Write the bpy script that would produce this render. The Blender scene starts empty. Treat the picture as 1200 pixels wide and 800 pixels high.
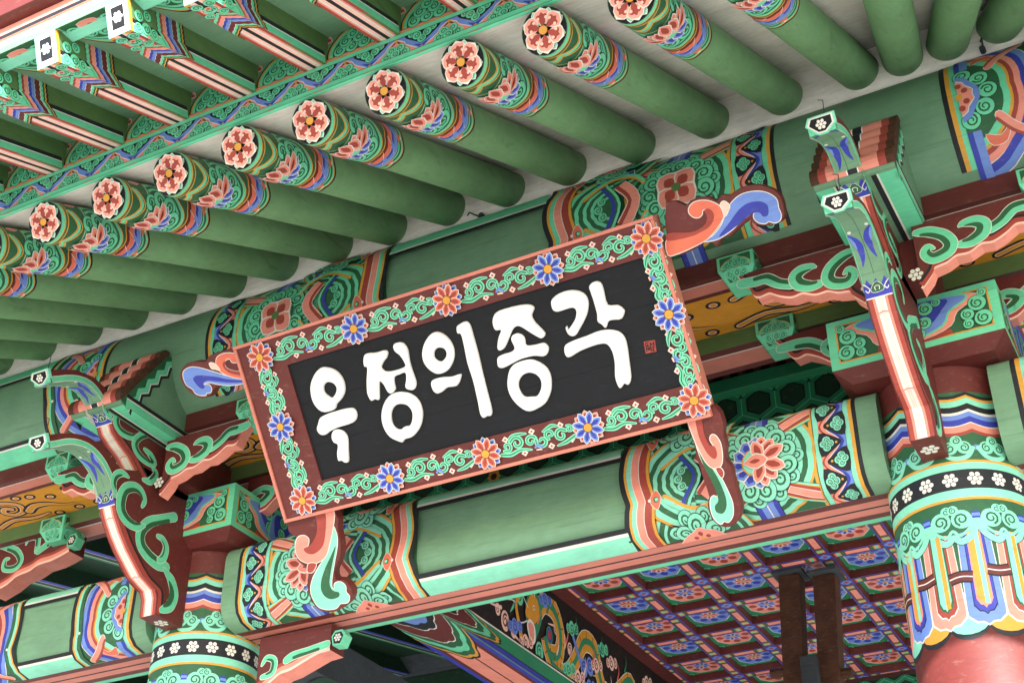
import bpy, bmesh, math, random
from math import sin, cos, pi, radians, atan2, hypot, sqrt
from mathutils import Vector, Matrix, Quaternion, noise
random.seed(7)
S = bpy.context.scene
COL = S.collection
# ------------------------------------------------------------------ camera
FPX, PITCH, YAW, ROLL = 1690., radians(32.9), radians(28.2), radians(-0.15)
CF = Vector((-sin(YAW)*cos(PITCH), cos(YAW)*cos(PITCH), sin(PITCH)))
r0 = Vector((cos(YAW), sin(YAW), 0)); u0 = r0.cross(CF)
CR = r0*cos(ROLL) - u0*sin(ROLL); CU = r0*sin(ROLL) + u0*cos(ROLL)
EYE = Vector((0, 0, 1.6))            # the ground is z = 0, everything below is measured from the eye and lifted by 1.6
cd = bpy.data.cameras.new('camera'); cam = bpy.data.objects.new('camera', cd); COL.objects.link(cam)
m = Matrix((CR, CU, -CF)).transposed().to_4x4(); m.translation = EYE; cam.matrix_world = m
cd.sensor_width = 36; cd.lens = FPX/1200*36; cd.clip_end = 2000; cd.clip_start = .05
S.camera = cam
# ------------------------------------------------------------------ light
SUN_EL, SUN_AZ = radians(30.6), radians(26)      # azimuth measured from -Y (in front of the building) towards +X
sd = Vector((sin(SUN_AZ)*cos(SUN_EL), -cos(SUN_AZ)*cos(SUN_EL), sin(SUN_EL)))
w = bpy.data.worlds.new('World'); S.world = w; w.use_nodes = True
sky = w.node_tree.nodes.new('ShaderNodeTexSky'); sky.sky_type = 'NISHITA'; sky.sun_disc = False
sky.sun_elevation = SUN_EL; sky.sun_rotation = atan2(sd.x, sd.y); sky.air_density = 1.0; sky.dust_density = 1.5
bg = w.node_tree.nodes['Background']; bg.inputs[1].default_value = .15
w.node_tree.links.new(sky.outputs[0], bg.inputs[0])
sl = bpy.data.lights.new('sun', 'SUN'); sl.energy = 5; sl.angle = radians(.6); sl.color = (1, .985, .96)
so = bpy.data.objects.new('sun', sl); COL.objects.link(so); so.rotation_euler = sd.to_track_quat('Z', 'Y').to_euler()
S.view_settings.view_transform = 'Standard'; S.view_settings.look = 'None'; S.view_settings.exposure = 1.82
S.view_settings.gamma = 1
S.render.resolution_x = 1024; S.render.resolution_y = 682
try:
    S.cycles.max_bounces = 8; S.cycles.diffuse_bounces = 5
except Exception: pass
# ------------------------------------------------------------------ pixels to points on real planes
def ray(x, y): return CF + CR*((x-600)/FPX) - CU*((y-400)/FPX)
def on(x, y, ax, c):
    d = ray(x, y); return d*(c/d[ax])
def zoom(ox, oy, s):
    return lambda x, y: (ox+x/s, oy+y/s)
# ------------------------------------------------------------------ materials
def lin(h):
    r = [int(h[i:i+2], 16)/255 for i in (0, 2, 4)]
    return tuple(c/12.92 if c <= .04045 else ((c+.055)/1.055)**2.4 for c in r)+(1,)
HEX = dict(maroon='632a27', red='9e4239', pink='e89080', dusty='cf8070', rose='f0a090', orange='dc7058', lpink='f5c3b4', teal='6acfa4', tealb='84d6bb',
           green='2c5f3f', body='6c9476', olive='577646', blue='6b8ad2', dblue='353fa6', yellow='d39a3c', black='1d2026',
           white='eeeeec', plaster='e8e5df', gold='d8952f', charcoal='0f131a', brown='4e3021', stone='a09b91',
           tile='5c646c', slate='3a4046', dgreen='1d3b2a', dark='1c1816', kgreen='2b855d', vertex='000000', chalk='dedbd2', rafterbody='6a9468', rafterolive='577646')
MAT = {}
def mat(n, rough=.55, var=.18, scale=7, bump=.12, metal=0, dust=.34, ax='x', crack=.30):
    if n in MAT: return MAT[n]
    m = bpy.data.materials.new(n); m.use_nodes = True; nt = m.node_tree; N = nt.nodes; L = nt.links
    b = N['Principled BSDF']; b.inputs['Roughness'].default_value = rough; b.inputs['Metallic'].default_value = metal
    b.inputs['Specular IOR Level'].default_value = .35
    c = lin(HEX[n]); g = N.new('ShaderNodeNewGeometry')
    n1 = N.new('ShaderNodeTexNoise'); n1.inputs['Scale'].default_value = scale; n1.inputs['Detail'].default_value = 6; n1.inputs['Roughness'].default_value = .65
    n2 = N.new('ShaderNodeTexNoise'); n2.inputs['Scale'].default_value = 90; n2.inputs['Detail'].default_value = 3
    mp = N.new('ShaderNodeMapping'); mp.inputs['Scale'].default_value = (.2, 1, 1) if ax == 'x' else (1, .2, .35)
    L.new(g.outputs['Position'], n1.inputs['Vector']); L.new(g.outputs['Position'], mp.inputs['Vector']); L.new(mp.outputs[0], n2.inputs['Vector'])
    ad = N.new('ShaderNodeMath'); ad.operation = 'MULTIPLY_ADD'; ad.inputs[1].default_value = .45
    L.new(n2.outputs[0], ad.inputs[0]); L.new(n1.outputs[0], ad.inputs[2])
    rp = N.new('ShaderNodeMapRange'); rp.inputs['From Min'].default_value = .45; rp.inputs['From Max'].default_value = 1.0
    rp.inputs['To Min'].default_value = 1-var; rp.inputs['To Max'].default_value = 1+var*.6
    L.new(ad.outputs[0], rp.inputs['Value'])
    vm = N.new('ShaderNodeVectorMath'); vm.operation = 'SCALE'; vm.inputs[0].default_value = c[:3]
    L.new(rp.outputs[0], vm.inputs['Scale'])
    n3 = N.new('ShaderNodeTexNoise'); n3.inputs['Scale'].default_value = 38; n3.inputs['Detail'].default_value = 8; n3.inputs['Roughness'].default_value = .75
    m3 = N.new('ShaderNodeMapping'); m3.inputs['Scale'].default_value = (.55, 1, 1.2); L.new(g.outputs['Position'], m3.inputs['Vector']); L.new(m3.outputs[0], n3.inputs['Vector'])
    r3 = N.new('ShaderNodeMapRange'); r3.inputs['From Min'].default_value = .56; r3.inputs['From Max'].default_value = .76; r3.inputs['To Max'].default_value = dust
    mx = N.new('ShaderNodeMix'); mx.data_type = 'RGBA'; mx.inputs['B'].default_value = lin('8c8577')
    L.new(n3.outputs[0], r3.inputs['Value']); L.new(r3.outputs[0], mx.inputs['Factor']); L.new(vm.outputs[0], mx.inputs['A']); L.new(mx.outputs['Result'], b.inputs['Base Color'])
    if crack:
        m4 = N.new('ShaderNodeMapping'); m4.inputs['Scale'].default_value = (.9, 26, 26) if ax == 'x' else (30, 1.0, 14)
        n4 = N.new('ShaderNodeTexNoise'); n4.inputs['Scale'].default_value = 1.6; n4.inputs['Detail'].default_value = 5; n4.inputs['Roughness'].default_value = .6
        L.new(g.outputs['Position'], m4.inputs['Vector']); L.new(m4.outputs[0], n4.inputs['Vector'])
        r4 = N.new('ShaderNodeMapRange'); r4.inputs['From Min'].default_value = .60; r4.inputs['From Max'].default_value = .68; r4.inputs['To Max'].default_value = crack
        mx2 = N.new('ShaderNodeMix'); mx2.data_type = 'RGBA'; mx2.inputs['B'].default_value = tuple(v*.55 for v in c[:3])+(1,)
        L.new(n4.outputs[0], r4.inputs['Value']); L.new(r4.outputs[0], mx2.inputs['Factor']); L.new(mx.outputs['Result'], mx2.inputs['A']); L.new(mx2.outputs['Result'], b.inputs['Base Color'])
    if bump:
        bp = N.new('ShaderNodeBump'); bp.inputs['Strength'].default_value = bump; bp.inputs['Distance'].default_value = .01
        L.new(ad.outputs[0], bp.inputs['Height']); L.new(bp.outputs[0], b.inputs['Normal'])
    MAT[n] = m; return m
mat('rafterbody', .6, .22, 5, .16, 0, .34, 'y', .5); mat('rafterolive', .6, .22, 5, .16, 0, .34, 'y', .5); mat('body', .6, .2, 5, .14, 0, .34, 'x', .45); mat('white', .5, .08, 9, .1, 0, .15, 'x', 0); mat('plaster', .9, .30, 3, .4, 0, .3, 'x', .2); mat('stone', .9, .18, 1.2, .3); mat('tile', .8, .3, 9, .4); mat('brown', .8, .5, 12, .5)
mat('charcoal', .75, .3, 4, .2, 0, .06); mat('black', .6, .2, 6, .1, 0, .10); mat('white', .5, .08, 9, .1); mat('slate', .85, .3, 5, .3); mat('gold', .6, .2, 5, .1)
# ------------------------------------------------------------------ objects
SCALE = 1.0                      # size factor about the eye used while surveying a part of the building (see below)
ORG = Vector((0, 0, 0))
LIFT = Vector((0, 0, 1.6))
def props(o, label=None, cat=None, group=None, kind=None):
    if label: o['label'] = label
    if cat: o['category'] = cat
    if group: o['group'] = group
    if kind: o['kind'] = kind
    return o
def thing(name, label, cat, loc, group=None):
    global ORG
    o = bpy.data.objects.new(name, None); COL.objects.link(o); o.empty_display_size = .1
    ORG = Vector(loc)*SCALE; o.location = ORG+LIFT
    return props(o, label, cat, group)
def mk(name, V, F, mats, mi=None, parent=None, normals=None, smooth=False, label=None, kind=None, local=False):
    global ORG
    me = bpy.data.meshes.new(name)
    off = Vector((0, 0, 0)) if local else (ORG if parent else -LIFT)
    me.from_pydata([Vector(v)*(1 if local else SCALE)-off for v in V], [], F)
    if isinstance(mats, str): mats = [mats]
    for n in mats: me.materials.append(mat(n))
    if mi: me.polygons.foreach_set('material_index', mi)
    if smooth or normals: me.polygons.foreach_set('use_smooth', [True]*len(F))
    me.update()
    if normals: me.normals_split_custom_set_from_vertices(normals)
    o = bpy.data.objects.new(name, me); COL.objects.link(o)
    if parent: o.parent = parent
    return props(o, label, None, None, kind)
def setting(o, label=None):
    o['kind'] = 'structure'
    if label: o['label'] = label
    return o
def kids(o): return [c for c in bpy.data.objects if c.parent == o]
CH = {}
def dup(o, loc=None, rz=None, label=None, parent=None):
    c = o.copy(); COL.objects.link(c); c.parent = parent
    if loc is not None: c.location = Vector(loc)*SCALE+LIFT
    if rz is not None: c.rotation_euler = (0, 0, rz)
    if label: c['label'] = label
    for k in kids(o): dup(k, parent=c)
    return c
# surfaces -----------------------------------------------------------
def plane(o, ud, vd, flip=1):
    o = Vector(o); ud = Vector(ud); vd = Vector(vd); n = ud.cross(vd).normalized()*flip
    f = lambda u, v, h: (o+ud*u+vd*v+n*h, n)
    f.kn = []; return f
def prof(pts, f3, sign=1, closed=False):
    """extruded profile: v runs along the polyline, u along the extrusion; f3(u,a,b)->point"""
    P = [Vector(p).to_2d() if len(p) > 2 else Vector(p) for p in pts]
    cum = [0]
    for a, b in zip(P, P[1:]): cum.append(cum[-1]+(b-a).length)
    ns = []
    for i in range(len(P)):
        t = Vector((0, 0))
        if i > 0: t += (P[i]-P[i-1]).normalized()
        elif closed: t += (P[0]-P[-2]).normalized()
        if i < len(P)-1: t += (P[i+1]-P[i]).normalized()
        elif closed: t += (P[1]-P[0]).normalized()
        t.normalize(); ns.append(Vector((t.y, -t.x))*sign)
    def f(u, v, h):
        i = 0
        while i < len(cum)-2 and v > cum[i+1]: i += 1
        k = (v-cum[i])/(cum[i+1]-cum[i]); p = P[i].lerp(P[i+1], k); n = ns[i].lerp(ns[i+1], k).normalized()
        q = p+n*h
        a = f3(u, q.x, q.y); b = f3(u, p.x+n.x, p.y+n.y)-f3(u, p.x, p.y)
        return a, b.normalized()
    f.kn = cum; f.len = cum[-1]; return f
def extr(name, pts, d0, d1, f3, mats, parent=None, side=None, smooth=False, caps=True, label=None, local=False, capm=(0, 0)):
    n = len(pts); V = [f3(d0, *p) for p in pts]+[f3(d1, *p) for p in pts]
    F = []; mi = []
    for i in range(n):
        j = (i+1) % n; F.append((i, j, n+j, n+i)); mi.append(side[i] if side else 0)
    if caps: F += [tuple(range(n-1, -1, -1)), tuple(range(n, 2*n))]; mi += [capm[0], capm[1]]
    if smooth and caps:
        V = V+V; F[-2] = tuple(i+2*n for i in F[-2]); F[-1] = tuple(i+2*n for i in F[-1])
    o = mk(name, V, F, mats, mi, parent, label=label, local=local)
    if smooth:
        for p in o.data.polygons:
            if len(p.vertices) == 4: p.use_smooth = True
    return o
def box(name, x0, x1, y0, y1, z0, z1, m, parent=None, bev=.003, label=None):
    V = [(x, y, z) for z in (z0, z1) for y in (y0, y1) for x in (x0, x1)]
    F = [(0, 2, 3, 1), (4, 5, 7, 6), (0, 1, 5, 4), (2, 6, 7, 3), (0, 4, 6, 2), (1, 3, 7, 5)]
    o = mk(name, V, F, m, None, parent, label=label)
    if bev:
        b = o.modifiers.new('bevel', 'BEVEL'); b.width = bev; b.segments = 2
    return o
# ------------------------------------------------------------------ painted ornament as thin layers of real geometry
def cr(pts, closed=False, k=4):
    n = len(pts); out = []
    rng = range(n) if closed else range(n-1)
    for i in rng:
        g = (lambda j: pts[j % n]) if closed else (lambda j: pts[max(0, min(n-1, j))])
        p0, p1, p2, p3 = g(i-1), g(i), g(i+1), g(i+2)
        for s in range(k):
            t = s/k; t2 = t*t; t3 = t2*t
            out.append(tuple(.5*((2*p1[a])+(p2[a]-p0[a])*t+(2*p0[a]-5*p1[a]+4*p2[a]-p3[a])*t2+(3*p1[a]-p0[a]-3*p2[a]+p3[a])*t3) for a in (0, 1)))
    if not closed: out.append(tuple(pts[-1]))
    return out
def grow(pts, d):
    n = len(pts); A = sum(pts[i][0]*pts[(i+1) % n][1]-pts[(i+1) % n][0]*pts[i][1] for i in range(n)); s = 1 if A > 0 else -1
    out = []
    for i in range(n):
        a, b, c = pts[i-1], pts[i], pts[(i+1) % n]
        e1 = Vector((b[0]-a[0], b[1]-a[1])); e2 = Vector((c[0]-b[0], c[1]-b[1]))
        if e1.length < 1e-9 or e2.length < 1e-9: out.append(b); continue
        e1.normalize(); e2.normalize(); t = e1+e2
        if t.length < .3: t = e1
        t.normalize(); nn = Vector((t.y, -t.x))*s
        out.append((b[0]+nn.x*d, b[1]+nn.y*d))
    return out
class Paint:
    def __init__(s): s.sh = []; s.T = lambda x, y: (x, y); s.bb = []; s.g = None
    def add(s, pts, c, lay=None):
        c = 'chalk' if c == 'white' else c
        q = [s.T(*p) for p in pts]; r = []
        for p in q:
            if not r or hypot(p[0]-r[-1][0], p[1]-r[-1][1]) > 2e-5: r.append(p)
        if len(r) > 1 and hypot(r[0][0]-r[-1][0], r[0][1]-r[-1][1]) < 2e-5: r.pop()
        if len(r) < 3: return
        xs = [p[0] for p in r]; ys = [p[1] for p in r]; b = (min(xs), min(ys), max(xs), max(ys))
        if lay is None:
            lay = 0
            for (bb, l, gg) in s.bb:
                if l >= lay and (gg is None or s.g is None or gg == s.g) and bb[0] < b[2] and bb[2] > b[0] and bb[1] < b[3] and bb[3] > b[1]: lay = l+1
        s.bb.append((b, lay, s.g)); s.sh.append((r, c, lay+(.31*(s.g % 3) if s.g is not None else 0)))
    def rect(s, x0, y0, x1, y1, c, lay=None): s.add([(x0, y0), (x1, y0), (x1, y1), (x0, y1)], c, lay)
    def disc(s, x, y, r, c, n=14, ry=None): s.add([(x+r*cos(2*pi*i/n), y+(ry or r)*sin(2*pi*i/n)) for i in range(n)], c)
    def blob(s, pts, c, k=3, out=None, ow=.002, sc=1.32):
        q = cr(pts, True, k)
        if out: s.add(grow(q, ow), out)
        s.add(q, c)
    def stroke(s, pts, wd, c, k=4, cap=True, sm=True, seg=False):
        q = cr(pts, False, k) if sm else pts
        n = len(q); L = []; R = []
        for i, p in enumerate(q):
            a = q[max(0, i-1)]; b = q[min(n-1, i+1)]; t = Vector((b[0]-a[0], b[1]-a[1]))
            if t.length < 1e-9: continue
            t.normalize(); f = i/(n-1)
            if isinstance(wd, (list, tuple)):
                g = f*(len(wd)-1); j = min(int(g), len(wd)-2); ww = wd[j]+(wd[j+1]-wd[j])*(g-j)
            else: ww = wd
            ww /= 2
            L.append((p[0]-t.y*ww, p[1]+t.x*ww)); R.append((p[0]+t.y*ww, p[1]-t.x*ww))
        E = []; B = []
        if cap and n > 2:
            def arc(c0, a, b):
                ca = atan2(a[1]-c0[1], a[0]-c0[0]); r = hypot(a[0]-c0[0], a[1]-c0[1])
                return [(c0[0]+r*cos(ca-pi*j/4), c0[1]+r*sin(ca-pi*j/4)) for j in (1, 2, 3)]
            E = arc(q[-1], L[-1], R[-1]); B = arc(q[0], R[0], L[0])
        if seg:
            for i in range(len(L)-1): s.add([L[i], L[i+1], R[i+1], R[i]], c, seg+i*.02)
            return
        s.add(L+E+R[::-1]+B, c)
    def hook(s, pts, wd, c1='teal', c2='green', o='white', ow=.003, inner=.46, off=.24, sc=1.0):
        wd = [a*sc for a in wd] if isinstance(wd, (list, tuple)) else wd*sc
        g = [a+2*ow for a in wd] if isinstance(wd, (list, tuple)) else wd+2*ow
        s.stroke(pts, g, o, 5); s.stroke(pts, wd, c1, 5)
        i = [a*inner for a in wd] if isinstance(wd, (list, tuple)) else wd*inner
        # inner darker stroke, shifted to the inside of the curl
        q = cr(pts, False, 2); mw = max(wd) if isinstance(wd, (list, tuple)) else wd; A = 0
        for a, b, c in zip(q, q[1:], q[2:]): A += (b[0]-a[0])*(c[1]-b[1])-(b[1]-a[1])*(c[0]-b[0])
        sg = 1 if A > 0 else -1; r = []
        for j in range(1, len(q)-1):
            t = Vector((q[j+1][0]-q[j-1][0], q[j+1][1]-q[j-1][1]))
            if t.length < 1e-9: continue
            t.normalize(); r.append((q[j][0]-t.y*sg*mw*off, q[j][1]+t.x*sg*mw*off))
        if len(r) > 3: s.stroke(r[1:], i, c2, 2)
    def spiral(s, x, y, r, a=0., sg=1, c1='teal', c2='green', o='black'):
        if o: s.disc(x, y, r*1.07, o, 16)
        s.disc(x, y, r, c1, 16)
        pts = []
        for i in range(13):
            t = i/12; ang = a+sg*t*2*pi*1.35; rr = r*(.70-.52*t)
            pts.append((x+rr*cos(ang), y+rr*sin(ang)))
        s.stroke(pts, [r*.22, r*.20, r*.15], c2, 1, cap=False)
    def petal(s, x, y, a, r0, r1, wd, cols, pts=.55):
        """leaf-shaped petal from radius r0 to r1; cols = nested colours outer to inner"""
        for i, c in enumerate(cols):
            f = (1, .82, .46, .26)[i] if cols[0] == 'white' else (1, .6, .4, .2)[i]; ff = (1, .95, .80, .68)[i]
            a0 = r0+(r1-r0)*(0, .03, .14, .24)[i]; a1 = r0+(r1-r0)*ff; W = wd*f/2
            sh = [(a0, 0), (a0+(a1-a0)*.3, W*.75), (a0+(a1-a0)*pts, W), (a0+(a1-a0)*.85, W*.6), (a1, 0), (a0+(a1-a0)*.85, -W*.6), (a0+(a1-a0)*pts, -W), (a0+(a1-a0)*.3, -W*.75)]
            s.add([(x+p*cos(a)-q*sin(a), y+p*sin(a)+q*cos(a)) for p, q in sh], c)
    def flower(s, x, y, r, n, cols, back=None, ctr='yellow', a=0, cw=.23, wf=1.0):
        if back:
            for i in range(n): s.petal(x, y, a+2*pi*(i+.5)/n, r*.2, r*1.0, 2*pi*r/n*.62, back)
        for i in range(n): s.petal(x, y, a+2*pi*i/n, r*.1, r*.98, 2*pi*r/n*.66*wf, cols)
        s.disc(x, y, r*cw*1.15, 'maroon', 12); s.disc(x, y, r*cw, ctr, 12)
    def seven(s, x, y, r, c='white'):
        s.disc(x, y, r*.34, c, 8)
        for i in range(6): s.disc(x+r*.68*cos(i*pi/3), y+r*.68*sin(i*pi/3), r*.32, c, 8)
    def cluster(s, x, y, R, r, n, a0, a1, **k):
        for i in range(n):
            a = a0+(a1-a0)*i/(n-1 if n > 1 else 1)
            s.spiral(x+R*cos(a), y+R*sin(a), r, a+pi*.9, 1 if i % 2 else -1, **k)
    def bands(s, f, v0, v1, offs, n=24):
        """offs: [(offset, colour)] painted from the outermost edge inwards, the last item closes the stack"""
        vs = [v0+(v1-v0)*i/n for i in range(n+1)]
        for (o1, c), (o2, _) in zip(offs, offs[1:]):
            s.add([(f(v)+o1, v) for v in vs]+[(f(v)+o2, v) for v in vs[::-1]], c)
    def build(s, name, surf, parent, step=.0003, clip=None, cutu=(), local=False, label=None, smooth=True, base=.0006, wob=1):
        if not s.sh: return None
        bm = bmesh.new(); cols = []
        for r, c, lay in s.sh:
            if c not in cols: cols.append(c)
            try:
                f = bm.faces.new([bm.verts.new((p[0], p[1], lay)) for p in r]); f.material_index = cols.index(c)
            except ValueError: pass
        def cut(co, no, clear=False):
            g = bm.verts[:]+bm.edges[:]+bm.faces[:]
            bmesh.ops.bisect_plane(bm, geom=g, dist=1e-6, plane_co=co, plane_no=no, clear_outer=clear)
        if clip:
            if clip[0] is not None: cut((clip[0], 0, 0), (-1, 0, 0), True)
            if clip[2] is not None: cut((clip[2], 0, 0), (1, 0, 0), True)
            if clip[1] is not None: cut((0, clip[1], 0), (0, -1, 0), True)
            if clip[3] is not None: cut((0, clip[3], 0), (0, 1, 0), True)
        for v in surf.kn: cut((0, v, 0), (0, 1, 0))
        for u in cutu: cut((u, 0, 0), (1, 0, 0))
        for v in bm.verts:
            d = noise.noise_vector(Vector((v.co.x*22+7, v.co.y*22, 3.1)))*.0011; d2 = noise.noise_vector(Vector((v.co.x*5, v.co.y*5, 9.7)))*.0012
            v.co.x += (d.x+d2.x)*wob; v.co.y += (d.y+d2.y)*wob
            if clip:
                for k, lo, hi in ((0, clip[0], clip[2]), (1, clip[1], clip[3])): v.co[k] = min(max(v.co[k], lo), hi)
        bm.verts.index_update(); V = []; NN = []
        for v in bm.verts:
            p, n = surf(v.co.x, v.co.y, base+v.co.z*step); V.append(p); NN.append(n)
        F = []
        for f in bm.faces:
            ix = [v.index for v in f.verts]; nn = Vector((0, 0, 0)); o = V[ix[0]]
            for a, b in zip(ix[1:], ix[2:]): nn += (V[a]-o).cross(V[b]-o)
            F.append(ix if nn.dot(NN[ix[0]]) >= 0 else ix[::-1])
        mi = [f.material_index for f in bm.faces]
        bm.free()
        return mk(name, V, F, cols, mi, parent, normals=NN if smooth else None, local=local, label=label)
def scal(amp, per, ph=0):                       # scalloped edge (round lobes, sharp cusps)
    return lambda v: amp*abs(sin(pi*(v+ph)/per))
# ------------------------------------------------------------------ key measures (metres, from the eye)
ZB0, ZB1 = 2.262, 2.622         # main beam
YC = 4.62; RC = .229            # columns
XL, XR = -3.963, -.745
SPAN = XR-XL
GND = -1.6
# ------------------------------------------------------------------ ground
g = mk('ground', [(-150, -150, GND), (150, -150, GND), (150, 150, GND), (-150, 150, GND)], [(0, 1, 2, 3)], 'stone'); setting(g, 'pale granite forecourt')
ORG = Vector((0, 0, 0))
t = thing('stone_platform', 'low granite platform carrying the painted columns', 'platform', (-3, 7.5, GND))
box('base', -9, 3.4, 3.3, 11.5, GND+.004, GND+.35, 'stone', t, .02)
GF = GND+.35
# ------------------------------------------------------------------ columns
def circ(r, n, a0=0, a1=2*pi): return [(r*cos(a0+(a1-a0)*i/n), r*sin(a0+(a1-a0)*i/n)) for i in range(n+1)]
def column(x, y, label, orn=True, h0=GF, h1=2.62):
    t = thing('column', label, 'column', (x, y, h0), 'red columns carrying the beams')
    f3 = lambda u, a, b: Vector((x+a, y+b, u))
    n = 72; pts = circ(RC, n, -pi*1.5, pi*.5)[:-1]
    V = []; F = []
    zs = [h0+.12, 1.0, h1]; rs = [1.06, 1.0, 1.0]
    for z, k in zip(zs, rs): V += [Vector((x+a*k, y+b*k, z)) for a, b in pts]
    for j in range(2):
        for i in range(n): F.append((j*n+i, j*n+(i+1) % n, (j+1)*n+(i+1) % n, (j+1)*n+i))
    F.append(tuple(range(2*n, 3*n)))
    sh = mk('shaft', V, F, 'maroon', None, t); [setattr(p, 'use_smooth', True) for p in sh.data.polygons if len(p.vertices) == 4]
    extr('plinth', circ(RC*1.5, 24)[:-1], h0, h0+.12, f3, 'stone', t)
    if not orn: return t
    sf = prof(circ(RC, n, -pi*1.5, pi*.5), f3, 1, True)
    C = 2*pi*RC; P = Paint(); P.T = lambda a, z: (z, a)     # paint as (arc, height) then swap to (u, v)
    P.rect(0, 1.79, C, 2.60, 'green')
    N = 16; per = C/N
    # neck waves, from the top down
    def wav(z0, hs, N2=12, amp=.016):
        z = z0; p2 = C/N2
        for h, c in hs:
            pts = [(C*i/(N2*6), z-amp*abs(sin(pi*i/6))) for i in range(N2*6+1)]; q = [(a, b-h) for a, b in pts][::-1]
            P.add(pts+q, c, 2); z -= h
    P.rect(0, 2.515, C, 2.62, 'maroon', 1)
    wav(2.515, [(.012, 'black'), (.010, 'yellow'), (.022, 'tealb'), (.022, 'black'), (.010, 'white'), (.018, 'blue'), (.022, 'dblue'), (.004, 'white'), (.022, 'pink'), (.012, 'red'), (.014, 'green')])
    for i in range(12):
        P.g = i; a = C*(i+.5)/12; w2 = C/12
        P.rect(a-w2*.52, 2.292, a-w2*.34, 2.312, 'blue', 4)
        P.stroke([(a-w2*.42, 2.30), (a-w2*.25, 2.27), (a, 2.262), (a+w2*.25, 2.27), (a+w2*.42, 2.30)], .016, 'tealb')
        P.spiral(a-w2*.19, 2.302, w2*.2, pi*.5, 1, 'tealb', 'green', None); P.spiral(a+w2*.19, 2.302, w2*.2, pi*.5, -1, 'tealb', 'green', None)
        P.spiral(a, 2.328, w2*.16, pi*.5, -1, 'tealb', 'green', None)
    P.g = None
    for z0, z1, c in ((2.247, 2.256, 'yellow'), (2.222, 2.247, 'tealb'), (2.152, 2.222, 'black'), (2.122, 2.152, 'tealb'), (2.112, 2.122, 'yellow')): P.rect(0, z0, C, z1, c, 5)
    for i in range(18): P.seven(C*(i+.25)/18, 2.187, .026)
    # cloud band
    P.g = None
    M = 9
    for i in range(M):
        a = C*(i+.5)/M; w2 = C/M
        sc = [(a-w2/2+w2*j/10, 2.005+.02*abs(cos(pi*j/10))-.0) for j in range(11)]
        P.add([(a-w2/2, 2.10)]+[(p[0], p[1]-.015) for p in sc]+[(a+w2/2, 2.10)], 'green', 6)
    for i in range(M):
        P.g = i; a = C*(i+.5)/M; w2 = C/M
        P.stroke([(a-w2*.5, 2.04), (a-w2*.38, 1.992), (a-w2*.15, 1.968), (a, 1.985), (a+w2*.15, 1.968), (a+w2*.38, 1.992), (a+w2*.5, 2.04)], .026, 'black')
        P.stroke([(a-w2*.5, 2.04), (a-w2*.38, 1.992), (a-w2*.15, 1.968), (a, 1.985), (a+w2*.15, 1.968), (a+w2*.38, 1.992), (a+w2*.5, 2.04)], .022, 'tealb')
        P.stroke([(a-w2*.46, 2.06), (a-w2*.34, 2.012), (a-w2*.13, 1.99), (a, 2.008), (a+w2*.13, 1.99), (a+w2*.34, 2.012), (a+w2*.46, 2.06)], .010, 'tealb')
        P.spiral(a-w2*.21, 2.045, .033, -pi*.4, 1, 'tealb', 'green', None); P.spiral(a+w2*.21, 2.045, .033, -pi*.6, -1, 'tealb', 'green', None)
        P.spiral(a-w2*.07, 2.078, .017, pi*.5, -1, 'tealb', 'green', None); P.spiral(a+w2*.07, 2.078, .017, pi*.5, 1, 'tealb', 'green', None)
        P.rect(a+w2*.5-.013, 2.045, a+w2*.5+.013, 2.07, 'dblue'); P.rect(a+w2*.5-.013, 2.052, a+w2*.5+.013, 2.063, 'blue')
    # hanging streamers
    P.g = None
    K = 12
    for i in range(K):
        a = C*i/K; w2 = C/K
        P.add([(a-w2*.55, 1.80)]+[(a+w2*.55*cos(pi-pi*j/8), 1.70-.055*sin(pi*j/8)) for j in range(9)]+[(a+w2*.55, 1.80)], 'black', 0)
        P.add([(a-w2*.5, 1.80)]+[(a+w2*.5*cos(pi-pi*j/8), 1.70-.038*sin(pi*j/8)) for j in range(9)]+[(a+w2*.5, 1.80)], 'yellow' if i % 2 else 'tealb', 1)
    for i in range(K):
        a = C*(i+.5)/K; w2 = C/K*.93
        s1, s2, s3, s4, s5 = (('pink', 'red', 'green', 'tealb', 'yellow') if i % 2 else ('blue', 'dblue', 'pink', 'yellow', 'tealb'))
        def tab(wf, zb, c, L):
            ww = w2*wf/2
            P.add([(a-ww*.86, 2.0), (a-ww, 1.74), (a-ww*.97, zb+.028), (a-ww*.6, zb+.008), (a-ww*.25, zb+.006), (a, zb-.004), (a+ww*.25, zb+.006), (a+ww*.6, zb+.008), (a+ww*.97, zb+.028), (a+ww, 1.74), (a+ww*.86, 2.0)], c, L)
        tab(1.08, 1.686, 'white', 3); tab(1.03, 1.692, s1, 4); tab(.66, 1.722, 'white' if i % 2 else 'black', 5); tab(.62, 1.726, s2, 6); tab(.46, 1.744, s3, 7); tab(.36, 1.752, s4, 8)
        P.rect(a, 1.755, a+w2*.13, 2.0, s5, 9)
    for i in range(K):
        P.g = i; a = C*i/K; w2 = C/K
        q = [(a-w2*.30, 1.868), (a, 1.862), (a+w2*.30, 1.868)] if i % 2 else [(a-w2*.30, 1.846), (a, 1.852), (a+w2*.30, 1.846)]
        P.stroke(q, .040, 'black', cap=False); P.stroke(q, .030, 'maroon', cap=False); P.stroke(q, .004, 'white', cap=False)
    P.build('painted_ornament', sf, t, step=.00025, clip=(1.6, 0, 2.62, C), wob=.35)
    return t
column(XR, YC, 'thick red column at the right with painted streamers and black flower band')
column(XL, YC, 'red column at the lower left below the shorter stretch of beam')
for x, y, l in ((XL-SPAN, YC, 'red column outside the left edge'), (XL, 10.2, 'red column at the rear left'), (XR, 10.2, 'red column at the rear right')):
    column(x, y, l, False)
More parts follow.
